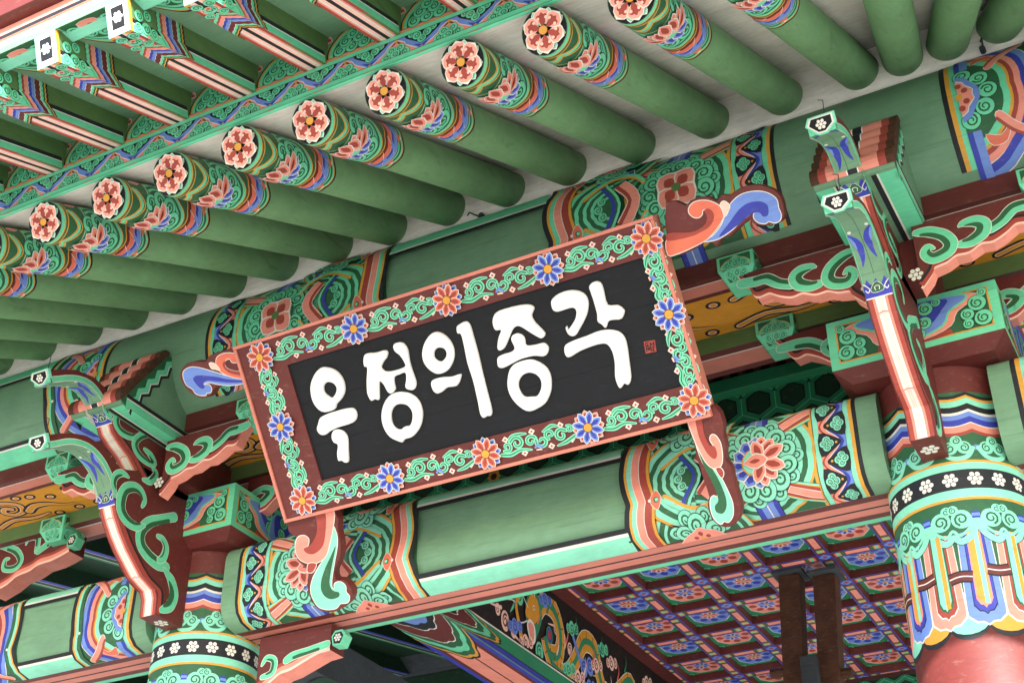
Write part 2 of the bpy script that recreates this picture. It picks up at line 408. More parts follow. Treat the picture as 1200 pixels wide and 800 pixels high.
# ------------------------------------------------------------------ beam-end ornament ("head" pattern)
def lotus(P, x, y, r, d=1):
    for i in range(7): P.petal(x, y, pi*(.5+i/6) if d > 0 else pi*(-.5+i/6), r*.30, r*1.06, r*.62, ['white', 'blue', 'dblue'], .75)
    P.disc(x, y, r*.62, 'yellow'); P.disc(x, y, r*.56, 'tealb' if d else 'teal')
    for a in (-1.35, 1.35, -.9, .9): P.petal(x+d*r*.05, y, a if d > 0 else pi-a, r*.2, r*1.04, r*.56, ['white', 'pink', 'red'])
    for a in (-.42, .42): P.petal(x+d*r*.05, y, a if d > 0 else pi-a, r*.1, r*1.12, r*.60, ['white', 'pink', 'red'])
    for a in (-1.9, 1.9): P.petal(x+d*r*.2, y, a if d > 0 else pi-a, 0, r*.92, r*.56, ['white', 'pink', 'red'])
    P.petal(x-d*r*.55, y, 0 if d > 0 else pi, 0, r*1.0, r*.68, ['white', 'pink', 'pink', 'red'])
def waveband(P, s0, s1, H, tl, n=3):
    """strip with a blue and a pink wave and little cloud clusters"""
    w = s1-s0; P.rect(s0, 0, s1, H, 'black')
    k = 2.2*n*pi/H
    f = lambda v: s0+w*(.5+.26*sin(k*v))
    vs = [H*i/44 for i in range(45)]
    P.add([(s0, 0)]+[(f(v), v) for v in vs]+[(s0, H)], 'blue'); P.add([(f(v)-w*.16, v) for v in vs]+[(f(v), v) for v in vs[::-1]], 'dblue')
    P.add([(s1, 0)]+[(f(v), v) for v in vs]+[(s1, H)], 'pink'); P.add([(f(v)+w*.16, v) for v in vs]+[(f(v)+w*.24, v) for v in vs[::-1]], 'red')
    P.stroke([(f(v), v) for v in vs], w*.035, 'white', sm=False, cap=False)
    for i in range(n*2+1):
        v = (i*pi+pi*.5)/k; sg = 1 if i % 2 == 0 else -1
        if v < H: P.blob([(s0+w*(.5-.5*sg), v-w*.5), (s0+w*(.5+.12*sg), v-w*.2), (s0+w*(.5+.30*sg), v), (s0+w*(.5+.12*sg), v+w*.2), (s0+w*(.5-.5*sg), v+w*.5)], 'black')
    i = 0
    v = pi*.5/k
    while v < H+.02:
        sg = 1 if i % 2 == 0 else -1; x = s0+w*(.5-.24*sg); r = w*.15
        for dx, dy in ((.9, 0), (-.05, 1.1), (-.05, -1.1), (-.9, .0)): P.spiral(x+dx*r*sg*.9, v+dy*r, r, pi*.5*sg, sg, tl, 'green')
        P.disc(x+sg*w*.36, v, w*.05, 'yellow', 8)
        v += pi/k; i += 1
def meoricho(P, H, tl='teal', short=False, lot=True):
    """s = distance from the beam's end, v = 0..H across; about 0.97 long"""
    P.rect(.075, 0, .96, H, 'green')
    for a, b, c in ((.075, .090, 'black'), (.090, .103, 'yellow'), (.103, .120, tl), (.214, .233, tl), (.2335, .236, 'black'), (.236, .248, 'yellow')): P.rect(a, 0, b, H, c)
    waveband(P, .121, .213, H, tl)
    cx, cy = .440, H*.50
    # wavy rings round the medallion
    for k, (ry, c) in enumerate(((.235, 'yellow'), (.224, tl), (.200, 'green'), (.178, tl), (.160, 'green'))):
        n = 48; P.add([(cx+(.205*ry/.235+.006*abs(sin(6*2*pi*i/n)))*cos(2*pi*i/n), cy+(ry+.008*abs(sin(6*2*pi*i/n)))*sin(2*pi*i/n)) for i in range(n)], c)
    # diagonal bars out of the four corners
    for sx in (-1, 1):
        for sy in (-1, 1):
            g = lambda u, v: (cx+sx*u, cy+sy*v)
            for dd, c in ((.034, 'black'), (.032, tl), (.024, 'yellow'), (.019, 'red')):
                P.add([g(.085, .105-dd*.6), g(.20, .155-dd), g(.20, .155+dd+.02), g(.06, .115+dd*.6)], c)
            P.add([g(.10, .108), g(.20, .150), g(.20, .185), g(.085, .128)], 'white'); P.add([g(.102, .110), g(.20, .153), g(.20, .182), g(.087, .127)], 'pink')
    # blue straps
    for sy in (-1, 1):
        y0, y1 = (cy+.10*sy, cy+.30*sy)
        P.rect(cx-.045, min(y0, y1), cx+.045, max(y0, y1), 'black'); P.rect(cx-.042, min(y0, y1), cx+.042, max(y0, y1), 'dblue'); P.rect(cx-.024, min(y0, y1), cx+.024, max(y0, y1), 'blue'); P.rect(cx-.002, min(y0, y1), cx+.002, max(y0, y1), 'white')
    P.cluster(cx, cy, .138, .027, 11, .29, .29+2*pi*10/11, c1=tl)
    P.cluster(cx, cy, .108, .036, 11, 0, 2*pi*10/11, c1=tl)
    if lot: lotus(P, cx, cy, .095, -1)
    else:
        P.disc(cx, cy, .085, 'green')
        for i in range(4): P.petal(cx, cy, pi/4+i*pi/2, 0, .092, .10, ['white', 'pink', 'pink'])
        for i in range(4): P.petal(cx, cy, pi/4+i*pi/2, .01, .06, .045, ['red'])
        P.disc(cx, cy, .018, 'olive')
    # woven bands
    for sg in (1, -1):
        yy = cy+sg*H*.5
        for r, c in ((.300, 'black'), (.298, 'yellow'), (.288, tl), (.268, 'green'), (.240, 'black'), (.238, tl), (.220, 'green')):
            P.add([(.70+r*.62*cos(a), yy-sg*r*.60*sin(a)) for a in [pi*i/20 for i in range(21)]], c)
    for j, (r, c) in enumerate(((.205, 'black'), (.203, 'yellow'), (.193, tl), (.172, 'green'), (.152, tl), (.136, 'green'), (.118, tl), (.103, 'green'), (.086, tl), (.072, 'green'), (.056, tl), (.044, 'green'))):
        P.add([(.685+(r+.004*abs(sin(7*a)))*cos(a)*1.02, cy+(r+.003*abs(sin(7*a)))*sin(a)*.88) for a in [-pi*.5+pi*i/22 for i in range(23)]], c)
    for q in (.0, 1.05, -1.05): P.spiral(.715+.028*cos(q), cy+.036*sin(q), .017, pi*.5, 1, tl)
    for c, o, wd in (('black', 0, .028), (tl, 0, .026), ('green', .004, .012), ('dblue', .014, .013)):
        P.stroke([(.745+o, cy-H*.42), (.722+o, cy-H*.22), (.665+o, cy), (.722+o, cy+H*.22), (.745+o, cy+H*.42)], wd, c, cap=False)
    P.stroke([(.655, cy-H*.17), (.600, cy), (.655, cy+H*.17)], .052, 'white', cap=False); P.stroke([(.655, cy-H*.17), (.600, cy), (.655, cy+H*.17)], .047, 'pink', cap=False)
    P.stroke([(.668, cy-H*.16), (.616, cy), (.668, cy+H*.16)], .014, 'red', cap=False)
    for sg in (1, -1):
        y0 = cy+sg*H*.27
        P.add([(.60, y0-.025), (.665, y0-.012), (.668, y0+.020), (.603, y0+.022)], 'white'); P.add([(.603, y0-.022), (.663, y0-.010), (.665, y0+.017), (.606, y0+.019)], 'blue'); P.add([(.603, y0-.022), (.625, y0-.018), (.627, y0+.018), (.606, y0+.019)], 'dblue')
        P.stroke([(.56, cy+sg*H*.12), (.61, cy+sg*H*.22), (.70, cy+sg*H*.24), (.80, cy+sg*H*.12)], .014, 'yellow'); P.stroke([(.56, cy+sg*H*.14), (.61, cy+sg*H*.245), (.70, cy+sg*H*.265), (.80, cy+sg*H*.15)], .014, tl)
        yy = cy+sg*H*.5
        P.cluster(.70, yy, .098, .028, 4, -sg*pi*.16, -sg*pi*.84, c1=tl); P.cluster(.70, yy, .070, .034, 3, -sg*pi*.2, -sg*pi*.8, c1=tl)
        P.blob([(.63, yy+sg*.01), (.645, yy-sg*.03), (.675, yy-sg*.045), (.70, yy-sg*.062), (.725, yy-sg*.045), (.755, yy-sg*.03), (.785, yy+sg*.01)], 'pink', out='white')
        for dx in (-.022, .022): P.disc(.705+dx, yy-sg*.014, .009, 'red', 8)
        P.petal(.705, yy-sg*.018, -sg*pi/2, 0, .026, .018, ['red']); P.disc(.705, yy, .012, 'yellow')
    # scalloped border
    f = lambda v: .975-.022*(1-abs(sin(pi*(v/H*2.0+.25))))
    P.bands(f, -.01, H+.01, [(-.122, 'black'), (-.120, 'yellow'), (-.108, 'red'), (-.080, 'white'), (-.077, 'pink'), (-.050, 'white'), (-.047, tl), (-.030, 'yellow'), (-.020, 'black'), (0, 'black')], 40)
    for k in (.125+.25, .125+.75):
        v = H*(k); s = .975-.13
        P.blob([(s-.012, v-.034), (s+.012, v), (s-.012, v+.034), (s-.030, v)], 'orange', out='white'); P.disc(s-.012, v, .011, 'green', 8); P.disc(s-.014, v, .007, tl, 8); P.disc(s+.014, v, .006, 'white', 8)
def short_head(P, H, tl='teal', L=.43):
    """short version for the narrow side bays: half flower, clouds, scalloped bands"""
    P.rect(.075, 0, L, H, 'green'); cy = H*.5
    for a, b, c in ((.075, .092, 'black'), (.092, .108, 'yellow'), (.108, .126, tl)): P.rect(a, 0, b, H, c)
    x = .126
    for j, (r, c) in enumerate(((.212, 'white'), (.209, 'blue'), (.190, 'dblue'), (.170, 'white'), (.167, 'pink'), (.150, 'red'), (.138, 'yellow'), (.130, tl), (.112, 'green'))):
        P.add([(x+(r+.008*abs(sin(3.5*a)))*cos(a)*(1.15 if j < 4 else 1.2), cy+(r*1.45+.006*abs(sin(3.5*a)))*sin(a)) for a in [-pi*.5+pi*i/26 for i in range(27)]], c)
    for sg in (-1, 1):
        P.rect(x, cy+(sg*.13 if sg > 0 else -.30), x+.045, cy+(.30 if sg > 0 else -.13), 'dblue'); P.rect(x+.018, cy+(sg*.13 if sg > 0 else -.30), x+.045, cy+(.30 if sg > 0 else -.13), 'blue')
        P.blob([(x+.055, cy+sg*.150), (x+.10, cy+sg*.165), (x+.135, cy+sg*.14), (x+.115, cy+sg*.185), (x+.07, cy+sg*.19)], 'orange', out='white')
        P.stroke([(x+.11, cy+sg*.10), (x+.15, cy+sg*.15), (x+.22, cy+sg*.20)], .030, 'white'); P.stroke([(x+.11, cy+sg*.10), (x+.15, cy+sg*.15), (x+.22, cy+sg*.20)], .025, 'pink'); P.stroke([(x+.10, cy+sg*.11), (x+.14, cy+sg*.16), (x+.21, cy+sg*.21)], .010, 'red')
    P.cluster(x, cy, .095, .030, 5, -pi*.42, pi*.42, c1=tl)
    P.add([(x, cy-.095), (x+.03, cy-.08), (x+.068, cy-.02), (x+.070, cy), (x+.068, cy+.02), (x+.03, cy+.08), (x, cy+.095)], 'blue')
    P.add([(x, cy-.075), (x+.022, cy-.062), (x+.028, cy-.045), (x+.052, cy-.018), (x+.048, cy), (x+.052, cy+.018), (x+.028, cy+.045), (x+.022, cy+.062), (x, cy+.075)], 'white')
    P.add([(x, cy-.071), (x+.020, cy-.059), (x+.026, cy-.042), (x+.049, cy-.017), (x+.045, cy), (x+.049, cy+.017), (x+.026, cy+.042), (x+.020, cy+.059), (x, cy+.071)], 'pink')
    for sg in (-1, 1): P.disc(x+.024, cy+sg*.022, .011, 'red', 8); P.disc(x+.006, cy+sg*.045, .011, 'red', 8)
    P.disc(x+.002, cy, .013, 'yellow', 8)
    f = lambda v: L-.016*(1-abs(sin(pi*(v/H*2.0+.25))))
    P.bands(f, -.01, H+.01, [(-.062, 'black'), (-.060, 'green'), (-.040, tl), (-.026, 'yellow'), (-.016, 'black'), (.004, 'black')], 40)
    for k in (.375, .875): P.disc(L-.060, H*k, .006, 'white', 8)
def edge_bands(P, x0, x1, H, tl, wb=.060):
    """teal, white and black lines along both long edges of the plain field"""
    for f in (lambda v: v, lambda v: H-v):
        for a, b, c in ((0, wb-.010, tl), (wb-.010, wb, 'white'), (wb, wb+.016, 'black')):
            P.rect(x0, min(f(a), f(b)), x1, max(f(a), f(b)), c)
# main beam cross-section (a = y, b = z), from the belly's front edge up
BE = [(4.530, 2.262), (4.468, 2.276), (4.435, 2.306), (4.421, 2.345), (4.419, 2.37), (4.419, 2.545), (4.421, 2.565), (4.430, 2.590), (4.450, 2.610), (4.480, 2.622)]
def beam(x0, x1, label, dl=True, dr=True, short=False):
    t = thing('main_beam', label, 'beam', ((x0+x1)/2, YC, ZB0), 'big painted beams between the columns')
    back = [(2*YC-a, b) for a, b in BE][::-1]
    pts = BE+back
    f3 = lambda u, a, b: Vector((u, a, b))
    extr('beam_core', pts, x0, x1, f3, 'body', t, smooth=True)
    sf = prof(BE, f3, -1); H = sf.len
    P = Paint()
    L = x1-x0
    head = short_head if short else meoricho; hl = .425 if short else .965
    if dl: P.T = lambda s, v: (x0+s, v); head(P, H, 'tealb')
    if dr: P.T = lambda s, v: (x1-s, v); head(P, H, 'tealb')
    P.T = lambda a, b: (a, b)
    edge_bands(P, x0+hl if dl else x0, x1-hl if dr else x1, H, 'tealb', .088)
    o = P.build('painted_ornament', sf, t, clip=(x0, .0015, x1, H-.0015))
    # belly board with its lines
    P = Paint(); b0, b1 = 4.532, 4.708
    for a, b, c in ((0, 1, 'maroon'), (.21, .79, 'dusty'), (.47, .53, 'black')): P.rect(x0, b0+(b1-b0)*a, x1, b0+(b1-b0)*b, c)
    P.build('belly_lines', plane((0, 0, ZB0), (1, 0, 0), (0, 1, 0), -1), t, smooth=False)
    P = Paint()
    P.rect(x0, .0, x1, .03, 'teal')
    P.build('rear_edge_line', plane((0, 4.709, ZB0), (1, 0, 0), (0, 1, 0), -1), t, smooth=False)
    return t
beam(XL+.212, XR-.185, 'long painted beam under the signboard between the two columns')
beam(XL-1.36, XL-.19, 'painted beam left of the lower left column', short=True)
beam(XR+.20, XR+1.36, 'painted beam end just right of the thick right column', short=True)
# ------------------------------------------------------------------ round purlin; it stands in front of the columns, so purlin and eave are measured at .93
SCALE = .93
RP, ZP = .330, 3.665
def pcirc(a0, a1, n): return [(YC-RP*cos(a0+(a1-a0)*i/n), ZP+RP*sin(a0+(a1-a0)*i/n)) for i in range(n+1)]
def purlin(x0, x1, label, dl=True, dr=True, short=False):
    t = thing('purlin', label, 'purlin', ((x0+x1)/2, YC, ZP), 'round green purlins under the rafters')
    f3 = lambda u, a, b: Vector((u, a, b))
    extr('log', pcirc(0, 2*pi, 64)[:-1], x0, x1, f3, 'body', t, smooth=True)
    sf = prof(pcirc(radians(-62), radians(50), 26), f3, -1); H = sf.len
    P = Paint(); k = 1.12
    def T0(s, v): return (x0+(s-.02)*k, v*k+.06)
    def T1(s, v): return (x1-(s-.02)*k, v*k+.06)
    HH = (H-.06)/k-.02
    if short:
        if dl: P.T = T0; short_head(P, .50, 'teal')
        if dr: P.T = T1; short_head(P, .50, 'teal')
    else:
        if dl: P.T = T0; meoricho(P, .50, 'teal', lot=False)
        if dr: P.T = T1; meoricho(P, .50, 'teal', lot=False)
    hl = .455 if short else 1.06
    P.T = lambda a, b: (a, b)
    a, b = (x0+hl if dl else x0), (x1-hl if dr else x1)
    P.rect(a, H-.16, b, H-.07, 'teal'); P.rect(a, H-.165, b, H-.155, 'white'); P.rect(a, H-.185, b, H-.165, 'black')
    P.rect(a, .0, b, .10, 'teal'); P.rect(a, .10, b, .108, 'white'); P.rect(a, .108, b, .125, 'black')
    P.build('painted_ornament', sf, t, clip=(x0, .001, x1, H-.001))
    return t
XJ = XR+.01
purlin(-3.98, -.98-.10, 'long green purlin with painted ends behind the signboard')
purlin(-4.56-2.6, -4.46, 'green purlin at the far left above the yellow panel', short=True)
purlin(-.55, 2.6, 'purlin at the upper right corner, its painted end beside the pointed bracket', short=True)
# plain stretches over the brackets
def plainp(x0, x1, label):
    t = thing('purlin_joint', label, 'purlin', ((x0+x1)/2, YC, ZP))
    f3 = lambda u, a, b: Vector((u, a, b))
    extr('log', [(YC-(a-YC)*-1.0, b) for a, b in pcirc(0, 2*pi, 64)[:-1]], x0, x1, f3, 'body', t, smooth=True)
plainp(-1.0799, -.5501, 'plain green purlin joint behind the pointed right bracket')
plainp(-4.4599, -3.9801, 'plain green purlin joint behind the left bracket')
# ------------------------------------------------------------------ boards under the purlin
def bar(x0, x1, y0, y1, z0, z1, name, label, face, cat='beam', lines=True):
    t = thing(name, label, cat, ((x0+x1)/2, (y0+y1)/2, z0))
    box('bar', x0, x1, y0, y1, z0, z1, face, t, .004)
    if lines:
        P = Paint(); d = y1-y0
        for a, b, c in ((0, 1, 'maroon'), (.22, .80, 'dusty'), (.22, .26, 'white')): P.rect(x0, y0+d*a, x1, y0+d*b, c)
        P.build('belly_lines', plane((0, 0, z0), (1, 0, 0), (0, 1, 0), -1), t, smooth=False)
    return t
bar(-8.6, 3.2, 4.45, 4.575, 3.295, 3.46, 'purlin_support', 'long bar under the purlin with a pink and maroon belly', 'maroon')
SCALE = 1.0
bar(-8.6, 3.2, 4.52, 4.70, 3.0, 3.075, 'lower_tie', 'slim olive bar with a pink belly below the yellow panel', 'olive')
for k, (x0, x1, lab) in enumerate(((XL+.1, XR-.1, 'yellow painted panel right of the signboard with ringed cloud drawing'), (XL-1.5, XL-.1, 'yellow painted panel at the left edge above the left beam'), (XR+.1, XR+1.5, 'yellow painted panel at the right edge of the frame'))):
    t = thing('painted_panel', lab, 'panel', ((x0+x1)/2, 4.4, 3.07), 'yellow soffit panels between the bars')
    box('board', x0, x1, 4.256, 4.519, 3.07, 3.09, 'gold', t, 0)
    P = Paint(); H = .262
    n = int((x1-x0)/.62)
    for i in range(n+1):
        c = x1-.33-.62*i; P.g = i
        q = [(c-.20, .06), (c-.12, .03), (c-.03, .045), (c+.02, .09), (c-.01, .15), (c-.07, .16), (c-.10, .12), (c-.07, .09), (c-.04, .105)]
        for wd, cc in ((.046, 'black'), (.026, 'lpink'), (.018, 'gold')): P.stroke(q, wd, cc)
        q = [(c+.02, .16), (c+.08, .13), (c+.15, .14), (c+.22, .18), (c+.30, .20)]
        for wd, cc in ((.060, 'black'), (.036, 'lpink'), (.028, 'gold')): P.stroke(q, [wd, wd, wd*.5, .01], cc)
        q = [(c-.24, .235), (c-.12, .20), (c, .225), (c+.10, .215)]
        for wd, cc in ((.044, 'black'), (.024, 'lpink'), (.016, 'gold')): P.stroke(q, [wd, wd, wd*.4], cc)
        for dx, dy in ((.13, .05), (.22, .09), (.34, .06), (.14, .24), (.27, .235), (.06, .03)):
            x = c+dx; y = dy
            P.disc(x, y, .030, 'black', 14, .024); P.disc(x, y, .018, 'lpink', 12, .014); P.disc(x, y, .013, 'gold', 10, .010)
    P.build('cloud_drawing', plane((0, 4.256, 3.07), (1, 0, 0), (0, 1, 0), -1), t, clip=(x0, .001, x1, H-.001), smooth=False)
SCALE = .93
# ------------------------------------------------------------------ rafters
RR = .080; YT, ZT = 2.955, 3.300; ES = math.atan(.502); RL = 2.9
def make_rafter():
    t = thing('rafter', 'x', 'rafter', (0, YT, ZT), 'round green rafters under the eave')
    d = Vector((0, cos(ES), sin(ES))); up = Vector((0, -sin(ES), cos(ES)))
    o = Vector((0, YT, ZT))
    f3 = lambda u, a, b: o+d*u+Vector((1, 0, 0))*a+up*b
    n = 40
    cc = [(RR*cos(-pi*1.5+2*pi*i/n), RR*sin(-pi*1.5+2*pi*i/n)) for i in range(n+1)]   # starts at the top, bottom is at v = half
    extr('pole', cc[:-1], 0, RL, f3, 'rafterbody', t, smooth=True)
    sf = prof(cc, f3, 1, True); C = 2*pi*RR
    P = Paint(); mid = C/2
    P.T = lambda s, a: (s, mid+.020+a)
    W = mid+.03
    P.rect(0, -W, .50, W, 'green')
    P.rect(0.0, -W, .016, W, 'teal'); P.rect(.016, -W, .022, W, 'yellow'); P.rect(.022, -W, .032, W, 'green'); P.rect(.032, -W, .037, W, 'yellow')
    for sg in (-1, 1):
        for q, c, wd in ((0, 'yellow', .010), (.010, 'teal', .012), (.024, 'yellow', .006)):
            P.stroke([(.036+q, sg*.00), (.070+q, sg*.035), (.085+q, sg*.075), (.040+q, sg*.13)], wd, c)
        P.petal(.048, sg*.165, .15*sg, 0, .07, .03, ['white', 'orange', 'pink'])
    # arch of green waves
    for r, c in ((1.0, 'black'), (.985, 'yellow'), (.95, 'teal'), (.87, 'green'), (.80, 'teal'), (.745, 'green')):
        pts = []
        for i in range(41):
            a = -pi*.62+pi*1.24*i/40; b = 1+.05*abs(sin(a*5))
            pts.append((.185+.165*r*b*cos(a), .185*r*b*sin(a)))
        P.add(pts, c)
    for a, r in ((-2.1, .030), (2.1, .030), (-1.55, .034), (1.55, .034), (-.95, .036), (.95, .036), (-.35, .036), (.35, .036)):
        P.spiral(.19+.095*cos(a), .105*sin(a), r, a+pi, 1 if a > 0 else -1)
        P.stroke([(.19+.06*cos(a), .065*sin(a)), (.19+.1*cos(a), .11*sin(a))], .008, 'green')
    # lotus on the belly, opening inwards
    for a in (-1.0, -.6, -.2, .2, .6, 1.0): P.petal(.18, 0, a, .03, .100, .050, ['white', 'blue', 'dblue'])
    P.blob([(.165, -.03), (.20, -.045), (.23, 0), (.20, .045), (.165, .03)], 'teal', out='yellow')
    for a in (-2.6, 2.6, -2.2, 2.2, -1.75, 1.75): P.petal(.215, 0, a, .01, .100, .048, ['white', 'pink', 'orange', 'maroon'])
    for y in (-.026, .026): P.petal(.120, y, 0, 0, .088, .044, ['white', 'pink', 'red'])
    P.petal(.095, 0, 0, 0, .100, .046, ['white', 'pink', 'red'])
    # twisted bands
    f = lambda v: .405+.010*abs(sin(pi*v/.085))
    P.bands(lambda v: .36+.008*abs(sin(pi*v/.09)), -W, W, [(-.006, 'yellow'), (.0, 'maroon'), (.018, 'orange'), (.044, 'white'), (.046, 'dblue'), (.060, 'blue'), (.082, 'white'), (.084, 'green'), (.10, 'green')], 44)
    for i in range(-4, 5):
        v = i*.062
        P.add([(.392, v-.022), (.405, v+.006), (.405, v+.012), (.376, v+.024), (.380, v+.004)], 'orange'); P.stroke([(.372, v+.03), (.400, v+.008), (.442, v-.022)], .0022, 'white', cap=False)
        P.add([(.402, v+.004), (.440, v-.020), (.440, v-.004), (.408, v+.020)], 'blue')
    P.bands(lambda v: .445+.014*abs(sin(pi*v/.10)), -W, W, [(0, 'teal'), (.008, 'green'), (.020, 'teal'), (.030, 'yellow'), (.035, 'black'), (.045, 'black')], 44)
    for i in range(-2, 3): P.blob([(.455, i*.1-.018), (.470, i*.1), (.455, i*.1+.018), (.448, i*.1)], 'orange'); P.disc(.472, i*.1, .005, 'white', 8)
    P.build('painted_ornament', sf, t, clip=(0, 0, .52, C), step=.0002)
    # flower on the end
    P = Paint(); P.disc(0, 0, RR-.001, 'charcoal', 32)
    for i in range(8): P.petal(0, 0, pi/8+i*pi/4, .02, .077, .036, ['white', 'tealb', 'kgreen'])
    for i in range(8):
        if i % 4 != 9:
            a = i*pi/4
    for i in range(6):
        a = pi/2+i*pi/3
        for rr, c in ((1.0, 'white'), (.86, 'rose')):
            sh = [(.018, 0), (.030, .020*rr), (.048, .033*rr), (.064, .024*rr), (.0785-.006*(1-rr)*10, 0), (.064, -.024*rr), (.048, -.033*rr), (.030, -.020*rr)]
            P.add([(p*cos(a)-q*sin(a), p*sin(a)+q*cos(a)) for p, q in sh], c)
        P.petal(0, 0, a, .012, .062, .024, ['red']);
        for sg in (-1, 1):
            x, y = .046, sg*.012
            P.disc(x*cos(a)-y*sin(a), x*sin(a)+y*cos(a), .0085, 'red', 8); x, y = .042, sg*.014
            P.disc(x*cos(a)-y*sin(a), x*sin(a)+y*cos(a), .0055, 'lpink', 8)
    P.disc(0, 0, .0165, 'maroon'); P.disc(0, 0, .0145, 'yellow')
    P.build('end_flower', plane(o, (1, 0, 0), up), t, smooth=False)
    return t
raf = make_rafter()
rx = [(-3.566+.3*k) for k in range(-9, 10)]
rl = []
vis = {0: 'eighth', 1: 'seventh', 2: 'sixth', 3: 'fifth', 4: 'fourth', 5: 'third', 6: 'second'}
first = True
def place_raf(x, rz, label, tip=None):
    global first
    loc = tip or (x, YT, ZT)
    if first:
        raf.location = Vector(loc)*SCALE+LIFT; raf.rotation_euler = (0, 0, rz); raf['label'] = label; first = False; return
    rafters.append((loc, rz, label))
rafters = []
words = ['first', 'second', 'third', 'fourth', 'fifth', 'sixth', 'seventh', 'eighth']
for i, x in enumerate(rx):
    k = i-9
    if 0 <= k <= 7: lab = f'round green rafter with flowered end, {words[k]} from the left of the eight full flowers'
    elif k == 8: lab = 'round green rafter whose flower end is cut by the top edge of the picture'
    elif k == 9: lab = 'round green rafter entering from the top edge, its painted tip just showing above the bracket'
    elif k < -8: lab = 'rafter stacked behind others at the far left of the eave'
    elif k < 0: lab = ('green rafter whose round end lies just outside the left edge, %s below the leftmost flower' % words[-k-1])
    elif 0: lab = f'plain looking rafter end, number {-k} below the leftmost flower end at the left edge' if k > -7 else 'rafter stacked behind others at the far left of the eave'
    place_raf(x, {6: -.02, 7: -.04, 8: -.05, 9: -.055}.get(k, 0), lab)
WY = 4.36
def fan(xw, phi, lab):
    L = (WY-YT)/cos(phi)*1.04
    place_raf(0, phi, lab, (xw*1.014+sin(phi)*1.42, WY-1.405*cos(phi), ZT))
fan(-.600, radians(7), 'plain green rafter above the pointed bracket, third from the right at the top edge')
fan(-.425, radians(14), 'plain green rafter second from the right at the top edge')
fan(-.238, radians(20), 'plain green rafter in the top right corner')
for j in range(2): fan(-.05+.19*j, radians(26+5*j), 'corner rafter fanning out beyond the right edge')
rnd = random.Random(11)
for loc, rz, lab in rafters:
    c = dup(raf, (loc[0]+rnd.uniform(-.004, .004), loc[1]+rnd.uniform(-.004, .002), loc[2]+rnd.uniform(-.002, .002)), rz, lab)
    q = Quaternion((0, 0, 1), rz) @ Quaternion(Vector((0, cos(ES), sin(ES))), radians(rnd.uniform(-7, 7))); c.rotation_euler = q.to_euler()
# ------------------------------------------------------------------ plaster between and behind the rafters
def zs(y): return ZT+(y-YT)*.502
XA, XB = -9.0, 2.4
off = .098; FY0 = 2.9395
pl = thing('eave_soffit', 'grey plaster between the round rafters', 'plaster', ((XA+XB)/2, 3.6, 3.7))
V = [(XA, YT+.02, zs(YT)+off), (XB, YT+.02, zs(YT)+off), (XB, 7.2, zs(7.2)+off), (XA, 7.2, zs(7.2)+off)]
extr('plaster_sheet', [(FY0, zs(FY0)+off), (7.2, zs(7.2)+off), (7.2, zs(7.2)+off+.05), (FY0, zs(FY0)+off+.05)], XA, XB, lambda u, a, b: Vector((u, a, b)), 'plaster', pl)
pw = thing('plaster_strip', 'pale plaster strip filling the gap between purlin and rafters', 'plaster', ((XA+XB)/2, 4.33, 3.8))
extr('infill', [(4.43, 3.86), (4.39, 3.93), (4.375, 4.0), (4.37, 4.17), (4.5, 4.17), (4.5, 3.86)], XA, XB, lambda u, a, b: Vector((u, a, b)), 'plaster', pw)
P = Paint()
P.rect(XA, .108, XB, .112, 'stone'); 
# ------------------------------------------------------------------ fascia board over the rafter tips
FY = 2.925; FZ0, FZ1 = 3.388, 3.508
t = thing('eave_batten', 'long diagonal board of painted clouds and waves resting on the rafter tips', 'board', (-3, FY, FZ0))
box('board', XA, XB, FY, FY+.014, FZ0, FZ1, 'teal', t, .002)
P = Paint(); H = FZ1-FZ0; P.rect(XA, .018, XB, H-.018, 'black'); per = .205
x0v = -5.6
for i in range(24):
    x = x0v+per*i; P.g = i
    # zig-zag wave: low point at x, high point at x+per/2
    z = [(x-per*.5, H*.80), (x-per*.36, H*.66), (x-per*.30, H*.50), (x-per*.12, H*.28), (x, H*.16), (x+per*.12, H*.28), (x+per*.30, H*.50), (x+per*.36, H*.66), (x+per*.5, H*.80)]
    lo = [(a, b-.030) for a, b in z]; hi = [(a, b+.026) for a, b in z]
    P.add(cr(z)+cr(lo)[::-1], 'pink', 1); P.add(cr(z)+cr(hi)[::-1], 'blue', 1)
    P.add([(x-per*.16, H*.42), (x+.0, H*.30), (x+per*.16, H*.42), (x+.0, H*.16)], 'dblue', 2); P.add([(x+per*.34, H*.52), (x+per*.5, H*.70), (x+per*.66, H*.52), (x+per*.5, H*.80)], 'maroon', 2)
    P.stroke(z, .0028, 'white', cap=False)
    P.disc(x, H*.20, .0075, 'yellow', 8); P.disc(x+per*.5, H*.76, .0075, 'yellow', 8)
    c0 = H-.020
    for dx, dy, r in ((-.042, .004, .014), (.042, .004, .014), (-.020, .018, .017), (.020, .018, .017), (0, .040, .017)): P.spiral(x+dx, c0-dy, r, pi/2, 1 if dx > 0 else -1)
    x += per/2; c0 = .020
    for dx, dy, r in ((-.038, .012, .018), (.038, .012, .018), (-.018, .034, .018), (.018, .034, .018), (0, .012, .018)): P.spiral(x+dx, c0+dy, r, -pi/2, -1 if dx > 0 else 1)
P.g = None
for a, b, c in ((0, .019, 'teal'), (H-.019, H, 'teal')): P.rect(XA, a, XB, b, c)
P.rect(XA, .019, XB, .021, 'black'); P.rect(XA, H-.021, XB, H-.019, 'black')
P.build('painted_ornament', plane((0, FY, FZ0), (1, 0, 0), (0, 0, 1)), t, clip=(-5.6, 0, XB, H), smooth=False)
